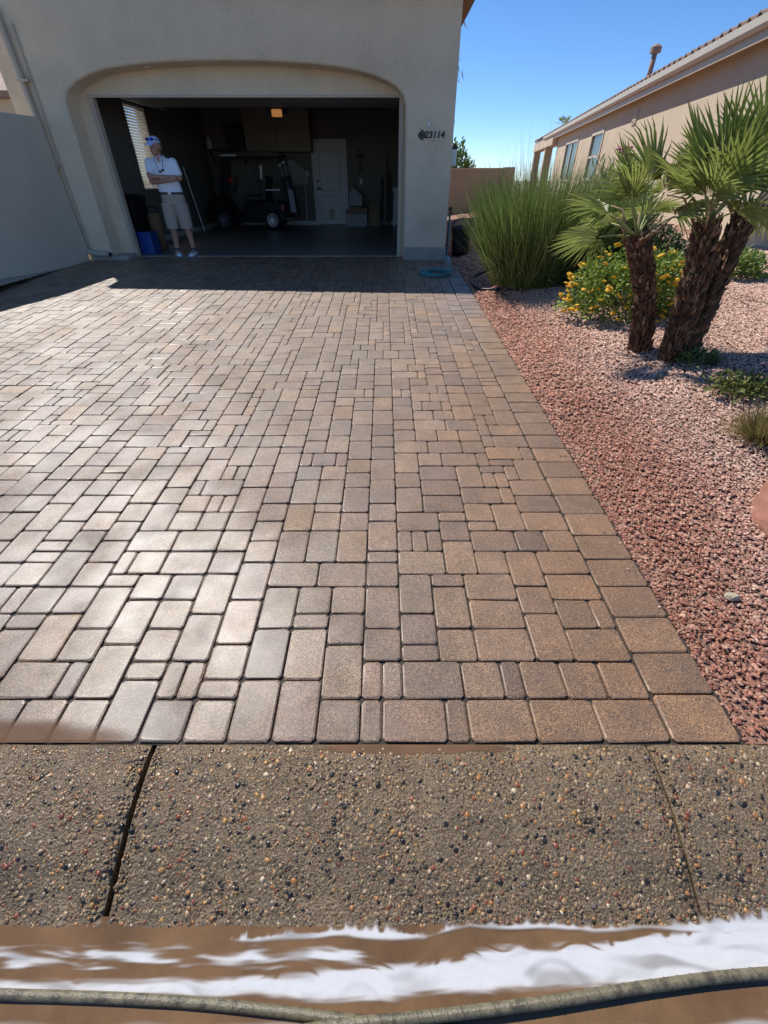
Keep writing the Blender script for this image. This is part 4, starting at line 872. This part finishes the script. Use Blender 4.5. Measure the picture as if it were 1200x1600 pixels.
crown(pb, (2.70, 3.93, zB + .98), [q for i, q in enumerate(specC) if i % 3 != 2], 9)
for par, top in ((pa, (1.975, 4.0, zA + .80)), (pb, (2.36, 3.80, zB + .89)), (pb, (2.70, 3.93, zB + .95))):      # old dry leaf stalks left round the crown
    for k in range(9):
        a = random.uniform(0, 6.28); L_ = random.uniform(.10, .26); e = random.uniform(.2, .9)
        t0 = Vector(top) + Vector((math.cos(a), math.sin(a), 0)) * .06
        hb(MB().tube([t0, t0 + Vector((math.cos(a) * L_ * .6, math.sin(a) * L_ * .6, L_ * e)), t0 + Vector((math.cos(a) * L_ * 1.1, math.sin(a) * L_ * 1.1, L_ * e * 1.1))], [.011, .007, .004], 5), 'dry_stalk', BROWNCARD, par, smooth=True)

# yellow lantana
def bush(name, label, cat, c, r, n, ll, lw, ca, cb, stems=10, top=1.0, shell=.45, updir=.5, group=None, mat_=LEAF):
    z = gz(c[0], c[1]) if c[2] is None else c[2]; c = (c[0], c[1], z)
    t = thing(name, label, cat, c, 0, group)
    st = MB()
    for i in range(stems):
        a = random.uniform(0, 6.28); e = random.uniform(.4, .95)
        q = (c[0] + r[0] * e * math.cos(a), c[1] + r[1] * e * math.sin(a), z + r[2] * top * random.uniform(.45, .85))
        st.tube([(c[0] + .04 * math.cos(a), c[1] + .04 * math.sin(a), z - .03), ((c[0] + q[0]) / 2 + .03, (c[1] + q[1]) / 2, z + (q[2] - z) * .62), q], [.012, .008, .003], 5)
    hb(st, 'stem', STEM, t)
    p, v = mound(n, c, r, top, shell); p[:, 2] = np.maximum(p[:, 2], z + .01)
    d = v + rng.normal(0, .6, (n, 3)) + np.array((0, 0, updir))
    leaves('foliage', p, d, rng.uniform(ll * .6, ll * 1.3, n), rng.uniform(lw * .7, lw * 1.3, n), shade(n, ca, cb), mat_, t, kind='stuff')
    return t
fl0 = None
def flowers(parent, c, r, n, top, m, size=.022, front=True):
    global fl0
    me = None; k = 0
    for i in range(n * 3):
        v = Vector((random.gauss(0, 1), random.gauss(0, 1) - .6, abs(random.gauss(0, .8)))).normalized()
        if me is None:
            mb = MB(); mb.ell((0, 0, 0), (size * .8, size * .8, size * .45), 8, 5)
            for a in np.linspace(0, 2 * math.pi, 7, endpoint=False): mb.ell((size * .8 * math.cos(a), size * .8 * math.sin(a), .0), (size * .42, size * .42, size * .3), 5, 4)
            o = mb.build('flower', m, parent); me = o.data
        else: o = link('flower', me, parent)
        z0 = gz(c[0], c[1]); s_ = random.uniform(.93, 1.1)
        w_ = Vector((c[0] + v.x * r[0] * s_, c[1] + v.y * r[1] * s_, z0 + .02 + v.z * r[2] * s_))
        w_.z = max(w_.z, gz(w_.x, w_.y) + .03)
        o.location = w_ - wloc(parent); o.rotation_euler = (random.uniform(-.6, .6), random.uniform(-.6, .6), random.uniform(0, 3)); sc = random.uniform(.6, 1.15); o.scale = (sc, sc, sc)
        k += 1
        if k >= n: break
lc = (2.52, 4.92, None)
lan = bush('lantana', 'bushy green lantana covered with yellow flowers behind the palm trunks', 'flowering shrub', lc, (.66, .44, .60), 5200, .045, .03, (.14, .22, .035), (.30, .38, .07), 14)
flowers(lan, lc, (.66, .44, .60), 150, 1, FLOWER, .028)
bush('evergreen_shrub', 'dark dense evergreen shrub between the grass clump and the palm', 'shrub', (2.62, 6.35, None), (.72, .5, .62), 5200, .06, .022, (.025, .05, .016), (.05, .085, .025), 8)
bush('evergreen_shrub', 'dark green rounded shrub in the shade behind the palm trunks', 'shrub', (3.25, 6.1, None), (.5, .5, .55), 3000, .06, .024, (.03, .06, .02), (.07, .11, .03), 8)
ole = bush('oleander', 'grey-green oleander with pink blossom against the tan house wall', 'flowering shrub', (3.05, 7.0, None), (.62, .6, 1.02), 3600, .13, .022, (.12, .19, .06), (.25, .32, .14), 14, 1.12, .35, .9)
z_ = gz(3.05, 7.0)
for q in ((2.86, 6.75, z_ + 1.22), (2.9, 6.72, z_ + 1.26), (2.83, 6.78, z_ + 1.25), (3.3, 6.7, z_ + .75)):
    mb = MB()
    for a in np.linspace(0, 2 * math.pi, 5, endpoint=False): mb.ell((q[0] + .03 * math.cos(a), q[1] + .03 * math.sin(a), q[2]), (.026, .026, .016), 6, 5)
    hb(mb, 'blossom', PINK, ole)
bush('shrub', 'small bright green shrub in gravel near the house corner', 'shrub', (4.22, 5.85, None), (.27, .25, .27), 900, .07, .03, (.16, .25, .05), (.28, .36, .09), 6)
bush('shrub', 'low green creeping plant with a yellow flower at the right edge', 'plant', (2.52, 2.95, None), (.27, .2, .12), 560, .045, .026, (.10, .13, .03), (.22, .23, .065), 8, 1, .2)
bush('shrub', 'tiny dark green seedling patch at the foot of the two-trunk palm', 'plant', (2.52, 3.5, None), (.16, .1, .09), 260, .05, .018, (.07, .12, .03), (.14, .2, .05), 4)
n = 1500; c = Vector((2.33, 2.38, gz(2.33, 2.38)))
tf_ = thing('dry_tussock', 'rounded yellow-brown dry grass tuft at the right edge', 'grass tuft', c)
a = rng.uniform(0, 2 * np.pi, n); tl = rng.uniform(0, 1.35, n); r0 = .1 * np.sqrt(rng.uniform(0, 1, n))
blades('blade', np.stack([c.x + r0 * np.cos(a), c.y + r0 * np.sin(a), np.full(n, c.z - .01)], 1), np.stack([np.cos(a) * np.sin(tl), np.sin(a) * np.sin(tl), np.cos(tl)], 1), rng.uniform(.09, .235, n), rng.uniform(.0025, .0045, n), rng.uniform(.05, .5, n), shade(n, (.20, .18, .055), (.32, .23, .10)), GRASS, tf_, seg=4, kind='stuff')
# trees beyond the fence and behind the garage
bush('leafy_tree', 'bright green leafy tree top showing over the tan block fence', 'tree', (2.82, 21.2, .35), (.72, .5, 1.95), 3600, .16, .06, (.10, .19, .03), (.22, .32, .07), 8, 1.15, .4)
bush('leafy_tree', 'olive coloured bush top beside the bright green tree', 'tree', (3.5, 21.4, .35), (.5, .4, 1.42), 1200, .15, .05, (.17, .20, .07), (.28, .28, .12), 8, 1.15, .4)
tt = thing('feathery_tree', 'feathery tree mostly hidden behind the right corner of the garage', 'tree', (1.1, 16.9, .35))
hb(MB().tube([(1.6, 18.6, .3), (1.55, 18.5, 2.2), (1.45, 18.5, 4.0)], [.12, .1, .05], 8), 'trunk', STEM, tt)
n = 700; p = np.stack([rng.uniform(.9, 2.28, n), rng.uniform(17.6, 18.6, n), rng.uniform(3.1, 5.4, n)], 1); p = p[np.abs(mnoise.noise((0, 0, 0))) + p[:, 0] < 2.12 + .17 * np.sin(p[:, 2] * 5)]; n = len(p)
leaves('foliage', p, rng.normal(0, .35, (n, 3)) + np.array((.4, 0, -.8)), rng.uniform(.2, .4, n), rng.uniform(.02, .035, n), shade(n, (.10, .15, .06), (.2, .25, .12)), LEAF, tt, kind='stuff')
pt_ = thing('palm_top', 'small palm crown just visible above the neighbour roof line', 'palm', (10.52, 34, .5))
hb(MB().tube([(10.52, 34, .5), (10.52, 34, 4.05)], [.16, .12], 10), 'trunk', TRUNKM, pt_)
for az, el in ((0, 60), (50, 40), (100, 70), (150, 35), (200, 55), (260, 40), (310, 62)): frond(pt_, (10.52, 34, 4.05), R(az), R(el), .25, .55, az % 4)

# ------------------------------------------------------------------ small things in the garden and on the drive
def rock(name, label, c, r, m, seed, cat):
    bm = bmesh.new(); bmesh.ops.create_icosphere(bm, subdivisions=4, radius=1)
    for v in bm.verts:
        d = v.co.normalized(); k = 1 + .26 * mnoise.noise(d * 1.5 + Vector((seed, 0, 0))) + .15 * mnoise.noise(d * 3.4 + Vector((seed, 3, 0))) + .06 * mnoise.noise(d * 9)
        q = d * k; q.z = max(-.35, min(q.z, .72 + .06 * mnoise.noise(d * 2))); v.co = Vector((q.x * r[0], q.y * r[1], q.z * r[2]))
    me = bpy.data.meshes.new(name); bm.to_mesh(me); bm.free(); me.materials.append(m)
    for p in me.polygons: p.use_smooth = True
    o = link(name, me); o.location = c; return tag(o, label, cat)
rock('boulder', 'large red sandstone boulder cut by the right edge', (2.17, 1.72, gz(2.17, 1.7) - .03), (.25, .30, .20), REDROCK, 4, 'boulder')
rock('cobble', 'single smooth tan cobble lying on the red gravel', (1.56, 1.32, gz(1.56, 1.32) + .012), (.030, .02, .021), TANROCK, 9, 'stone')
for (x, y, an, L_, lab) in ((1.62, 2.05, .5, .12, 'thin dry twig lying on gravel near the middle of the bed'), (1.95, 1.28, -.6, .2, 'pale dry straw lying by the boulder'), (2.75, 4.05, -.5, .24, 'grey twig on gravel right of the palm base')):
    z = gz(x, y) + .018
    q = [(x, y, z), (x + L_ * .5 * math.cos(an), y + L_ * .5 * math.sin(an) + .008, gz(x + L_ * .5 * math.cos(an), y) + .022), (x + L_ * math.cos(an), y + L_ * math.sin(an), gz(x + L_ * math.cos(an), y + L_ * math.sin(an)) + .016)]
    o = MB().tube(q, [.003, .0025, .0015], 5).build('twig', mat('twig_bark', (.36, .28, .18), .9)); tag(o, lab, 'twig')
# pot with handle by the corner
pz_ = gz(1.38, 9.25)
pot = thing('plastic_pot', 'black plastic tub with a looped handle at the garage corner', 'tub', (1.40, 9.3, pz_))
prof = [(.14, 0), (.165, .2), (.18, .40), (.195, .42), (.195, .46), (.17, .46), (.155, .36), (.12, .3)]
hb(MB().loft([[(1.40 + r_ * math.cos(a), 9.3 + r_ * math.sin(a), pz_ + h_) for a in np.linspace(0, 2 * math.pi, 20, endpoint=False)] for r_, h_ in prof]), 'tub_body', BLACKPL, pot, smooth=True)
hb(MB().tube([(1.22, 9.3, pz_ + .46), (1.27, 9.3, pz_ + .55), (1.42, 9.3, pz_ + .58), (1.56, 9.3, pz_ + .54), (1.585, 9.3, pz_ + .46)], .012, 6), 'handle', BLACKPL, pot, smooth=True)
# teal hose coil
coil = thing('garden_hose', 'coiled teal garden hose lying on shaded pavers by the garage corner', 'hose', (.83, 7.9, (7.9 - Y0) * KS))
pts = []
for i in range(170):
    a = i * .21; k = int(a / 6.283); r_ = .235 + .02 * math.sin(k * 2.1) - .012 * (k % 3); x = .83 + r_ * 1.05 * math.cos(a) + .02 * math.sin(k * 3); y = 7.92 + r_ * .82 * math.sin(a) + .02 * math.cos(k * 2)
    pts.append((x, y, (y - Y0) * KS + .012 + .009 * k))
hb(MB().tube(pts, .0085, 6), 'hose_coil', TEAL, coil, smooth=True)
tail = spline([(1.03, 7.95, (7.95 - Y0) * KS + .012), (1.12, 8.3, (8.3 - Y0) * KS + .012), (1.13, 8.8, (8.8 - Y0) * KS + .012), (1.15, 9.1, .5), (1.15, 9.11, 1.06)], 8)
hb(MB().tube(tail, .0085, 6), 'hose_tail', TEAL, coil, smooth=True)
ed = thing('drip_hose', 'black drip hose loop at the base of the grass clump', 'hose', (1.45, 7.0, .35))
hb(MB().tube(spline([(1.55, 6.5, gz(1.55, 6.5) + .02), (1.36, 6.75, gz(1.36, 6.75) + .02), (1.3, 7.1, gz(1.3, 7.1) + .025), (1.36, 7.45, gz(1.36, 7.45) + .02), (1.6, 7.6, gz(1.6, 7.6) + .02)], 10), .018, 8), 'hose_body', BLACKPL, ed, smooth=True)

# ------------------------------------------------------------------ the man in the garage doorway
pz0 = FZ + .004
man = thing('person', 'man in white cap, polo and khaki shorts standing with folded arms in the doorway', 'person', (-3.735, 9.50, pz0), R(6)); man.scale = (1.1, 1.06, 1.0)
def capsule(mb, a, b, ra, rb, n=12):
    a = Vector(a); b = Vector(b); d = (b - a).normalized(); ref = Vector((0, 0, 1)) if abs(d.z) < .9 else Vector((0, 1, 0)); x = d.cross(ref).normalized(); y = x.cross(d)
    rings = []
    for c, r_, sg, angs in ((a, ra, -1, (1.5, 1.1, .6, .2)), (b, rb, 1, (.2, .6, 1.1, 1.5))):
        for t in angs: rings.append([c + d * (sg * r_ * math.sin(t)) + (x * math.cos(q) + y * math.sin(q)) * (r_ * math.cos(t)) for q in np.linspace(0, 2 * math.pi, n, endpoint=False)])
    mb.loft(rings)
def remesh(name, mb, m, parent, vox=.006, it=3):
    o = mb.build(name, m, parent)
    r_ = o.modifiers.new('r', 'REMESH'); r_.mode = 'VOXEL'; r_.voxel_size = vox; r_.use_smooth_shade = True
    s_ = o.modifiers.new('s', 'SMOOTH'); s_.factor = .5; s_.iterations = it
    dg = bpy.context.evaluated_depsgraph_get(); me = bpy.data.meshes.new_from_object(o.evaluated_get(dg)); o.modifiers.clear(); o.data = me
    for p in me.polygons: p.use_smooth = True
    if not me.materials: me.materials.append(m)
    return o
HX, HZ_ = -.085, 1.585         # head centre (the body leans a little to the viewer's left)
def leanx(z): return -.085 * max(0, (z - .9) / .7)
B = MB()
HT = lambda p: (HX + p[0] * .94 + p[1] * .34, p[1] * .94 - p[0] * .34 - .03, HZ_ + p[2])   # head turned to the viewer's left
for c, r_ in (((0, .015, .03), (.074, .094, .10)), ((0, -.03, -.045), (.056, .062, .062)), ((0, -.058, -.088), (.03, .03, .024))):
    mb = MB(); mb.ell((0, 0, 0), r_); B.add([HT((p[0] + c[0], p[1] + c[1], p[2] + c[2])) for p in mb.v], mb.f)
capsule(B, HT((0, -.088, .02)), HT((0, -.108, -.022)), .009, .0135)          # nose
capsule(B, HT((-.025, -.083, -.058)), HT((.025, -.083, -.058)), .008, .008)   # mouth
for s_ in (-1, 1):
    mb = MB(); mb.ell((0, 0, 0), (.011, .022, .034), 10, 7); B.add([HT((p[0] + s_ * .077, p[1] + .012, p[2] - .008)) for p in mb.v], mb.f)
    capsule(B, HT((s_ * .03, -.072, .026)), HT((s_ * .034, -.072, .026)), .012, .012)
capsule(B, (HX * .95, .01, 1.50), (HX * .85, .03, 1.40), .052, .06)
def body_ring(z, hw, hd, y=0, n=20): return [(leanx(z) + hw * math.cos(a), y + hd * math.sin(a), z) for a in np.linspace(0, 2 * math.pi, n, endpoint=False)]
B.loft([body_ring(.86, .15, .10, .02), body_ring(.98, .155, .105, .01), body_ring(1.15, .16, .105), body_ring(1.3, .175, .105, .01), body_ring(1.4, .15, .085, .02), body_ring(1.44, .07, .06, .02)])
for s_, fx in ((-1, -.135), (1, .13)):
    hip = (s_ * .085, .01, .88); knee = (s_ * .105 + .01 * s_, -.01, .47); ank = (fx, .03, .085)
    capsule(B, hip, knee, .078, .054); capsule(B, knee, (knee[0] * .5 + ank[0] * .5, .03, .30), .052, .052); capsule(B, (knee[0] * .5 + ank[0] * .5, .03, .30), ank, .051, .034); capsule(B, ank, (fx, -.09, .04), .036, .03)
shR = (leanx(1.4) - .175, .02, 1.375); shL = (leanx(1.4) + .175, .02, 1.375)
elR = (leanx(1.15) - .215, -.05, 1.115); elL = (leanx(1.15) + .215, -.06, 1.165)
wrR = (.055, -.20, 1.13); wrL = (-.165, -.185, 1.185)
capsule(B, shR, elR, .052, .043); capsule(B, shL, elL, .052, .043); capsule(B, elR, wrR, .043, .028); capsule(B, elL, wrL, .043, .028)
# hands: palm, four bent fingers and a thumb each
def hand(wr, dr, side, curl):
    wr = Vector(wr); dr = Vector(dr).normalized(); side = Vector(side).normalized(); nn = dr.cross(side)
    capsule(B, wr, wr + dr * .07, .028, .03)
    for i, L_ in enumerate((.062, .072, .068, .052)):
        b = wr + dr * .075 + side * (.028 - .0185 * i); m1 = b + dr * L_ * .5 + nn * curl * .012; m2 = m1 + dr * L_ * .4 + nn * curl * .035
        capsule(B, b, m1, .0092, .0086, 8); capsule(B, m1, m2, .0086, .0075, 8)
    b = wr + dr * .02 + side * .03; m1 = b + dr * .03 + side * .018; capsule(B, b, m1, .011, .010, 8); capsule(B, m1, m1 + dr * .032, .010, .008, 8)
hand(wrR, (.9, .12, .2), (0, -.1, 1), -1)
hand(wrL, (-.8, .25, .10), (0, -.2, 1), 1)
remesh('body', B, SKIN, man, .0065, 2)
# polo shirt: torso and sleeves, collar
P = MB()
P.loft([body_ring(.945, .182, .128, .012), body_ring(1.02, .18, .128, .008), body_ring(1.15, .178, .125), body_ring(1.28, .195, .126, .005), body_ring(1.37, .19, .112, .015), body_ring(1.415, .15, .09, .02), body_ring(1.455, .075, .07, .022)])
for a, b in ((shR, elR), (shL, elL)):
    a = Vector(a); b = Vector(b); capsule(P, a + Vector((0, 0, .0)), a.lerp(b, .70), .070, .066)
remesh('polo_shirt', P, POLO, man, .008, 3)
C_ = MB(); rg = []
for z, k in ((1.435, 1.12), (1.475, 1.0), (1.472, 1.12), (1.43, 1.25)): rg.append([(leanx(z) + .064 * k * math.cos(a), .022 + .068 * k * math.sin(a) - (.03 if z < 1.44 else 0) * max(0, -math.sin(a)) , z - .045 * max(0, -math.sin(a)) ** 3) for a in np.linspace(-math.pi / 2 + .3, 3 * math.pi / 2 - .3, 24)])
C_.loft(rg, cap=False, closed=False).build('collar', POLO, man, smooth=True)
MB().add([(leanx(1.4) - .028, -.088, 1.445), (leanx(1.4) + .028, -.088, 1.445), (leanx(1.36), -.118, 1.355)], [(0, 1, 2)]).build('open_neck', SKIN, man, fix=False)
# shorts, belt
Q = MB()
Q.loft([body_ring(.80, .175, .128, .012), body_ring(.88, .182, .132, .012), body_ring(.96, .176, .126, .012)])
for s_ in (-1, 1):
    ringsL = []
    for z, x, r1, r2 in ((.43, .110, .098, .104), (.6, .106, .104, .108), (.72, .098, .110, .116), (.82, .088, .112, .122)):
        ringsL.append([(s_ * x + r1 * math.cos(a), .0 + r2 * math.sin(a) - .005, z) for a in np.linspace(0, 2 * math.pi, 18, endpoint=False)])
    Q.loft(ringsL)
remesh('shorts', Q, SHORTSM, man, .008, 2)
bt = MB().loft([body_ring(.938, .1835, .134, .012, 28), body_ring(.972, .1825, .133, .012, 28)], cap=False).build('belt', LEATHER, man, smooth=True)
MB().box(leanx(.95) - .025, leanx(.95) + .025, -.131, -.124, .938, .972).build('buckle', GREYMET, bt)
# shoes
for fx, tw in ((-.135, -.35), (.13, .12)):
    sr = []
    for y, w_, h0, h1 in ((.075, .028, .012, .07), (.05, .037, .006, .085), (.0, .039, .004, .088), (-.06, .043, .004, .07), (-.12, .047, .006, .055), (-.17, .04, .010, .042), (-.195, .02, .016, .032)):
        sr.append([(w_ * math.cos(a), y, (h0 + h1) / 2 + (h1 - h0) / 2 * math.sin(a)) for a in np.linspace(0, 2 * math.pi, 14, endpoint=False)])
    c, s_ = math.cos(tw), math.sin(tw)
    def tr_(p): return (fx + p[0] * c + p[1] * s_ * -1 * -1, p[1] * c - p[0] * s_ + .01, p[2])
    mbs = MB().loft(sr); sh = MB().add([tr_(p) for p in mbs.v], mbs.f).build('shoe', SHOEM, man, smooth=True)
    so_ = MB().loft([[(q[0] * 1.06, q[1], .0) for q in [(.03, .07), (.045, -.1), (.03, -.19), (-.03, -.19), (-.045, -.1), (-.03, .07)]], [(q[0] * 1.06, q[1], .018) for q in [(.03, .07), (.045, -.1), (.03, -.19), (-.03, -.19), (-.045, -.1), (-.03, .07)]]])
    MB().add([tr_(p) for p in so_.v], so_.f).build('sole', mat('shoe_sole', (.35, .5, .6), .6), sh)
    sk_ = MB().tube([tr_((0, .015, .07)), tr_((0, .018, .125))], .044, 12).build('sock', mat('dark_sock', (.06, .07, .12), .9), sh, smooth=True)
# cap, sunglasses on the cap, hair, lanyard with hanging glasses
cp = MB(); rg = []
for t in np.linspace(0, 1.45, 8): rg.append([HT((.087 * math.cos(t) * math.cos(a), .012 + .106 * math.cos(t) * math.sin(a), .045 + .092 * math.sin(t))) for a in np.linspace(0, 2 * math.pi, 22, endpoint=False)])
cp = cp.loft(rg).build('cap', CAPM, man, smooth=True)
bv = []
for y, w_, z in ((-.085, .074, .05), (-.125, .07, .045), (-.16, .05, .032), (-.172, .02, .026)): bv.append([HT((x * w_, y, z - .025 * x * x)) for x in np.linspace(-1, 1, 9)])
bv2 = [[(p[0], p[1], p[2] - .006) for p in r_] for r_ in bv]
brim = MB().loft(bv, cap=False, closed=False).loft(bv2, cap=False, closed=False).build('brim', CAPM, cp, smooth=True)
for s_ in (-1, 1):
    mb = MB(); mb.ell((0, 0, 0), (.032, .012, .023), 12, 7); g = MB().add([HT((p[0] + s_ * .036, p[1] - .098 + .012, p[2] + .085)) for p in mb.v], mb.f).build('sunglass_lens', SHADES, cp, smooth=True)
    MB().tube([HT((s_ * .066, -.08, .088)), HT((s_ * .092, -.02, .08)), HT((s_ * .092, .06, .07))], .004, 6).build('temple', BLACKPL, g)
hm = MB()
rg = []
for z, k in ((.045, 1.03), (.01, 1.04), (-.035, 1.0), (-.06, .9)): rg.append([HT((.079 * k * math.cos(a), .018 + .096 * k * math.sin(a), z)) for a in np.linspace(.15, math.pi - .15, 14)])
hm.loft(rg, cap=False, closed=False).build('hair', HAIR, man, smooth=True)
MB().tube([(leanx(1.43) - .062, -.05, 1.46), (leanx(1.35) - .05, -.122, 1.36), (leanx(1.25) - .03, -.135, 1.245), (leanx(1.25) + .03, -.137, 1.265), (leanx(1.35) + .055, -.122, 1.37), (leanx(1.43) + .062, -.05, 1.46)], .0035, 6).build('lanyard', LEATHER, man)
MB().ell((leanx(1.25) - .02, -.142, 1.25), (.022, .008, .014), 10, 6).ell((leanx(1.25) + .025, -.142, 1.272), (.022, .008, .014), 10, 6).bar((leanx(1.25) - .04, -.142, 1.248), (leanx(1.25) + .05, -.142, 1.285), .006, .006).build('hanging_glasses', BLACKPL, man)
MB().bar((leanx(1.36) + .075, -.121, 1.335), (leanx(1.36) + .105, -.116, 1.345), .003, .012).build('chest_logo', GREYMET, man)

# groups of alike things
for nm, g in (('fan_palm', 'fan palms in the gravel bed'), ('twig', 'dry twigs on the gravel'), ('evergreen_shrub', 'dark shrubs behind the palms'), ('leafy_tree', 'trees beyond the block fence'), ('carton_stack', 'brown cartons beside the boards')):
    for o in list(S.objects):
        if o.parent is None and o.name.split('.')[0] == nm: o['group'] = g
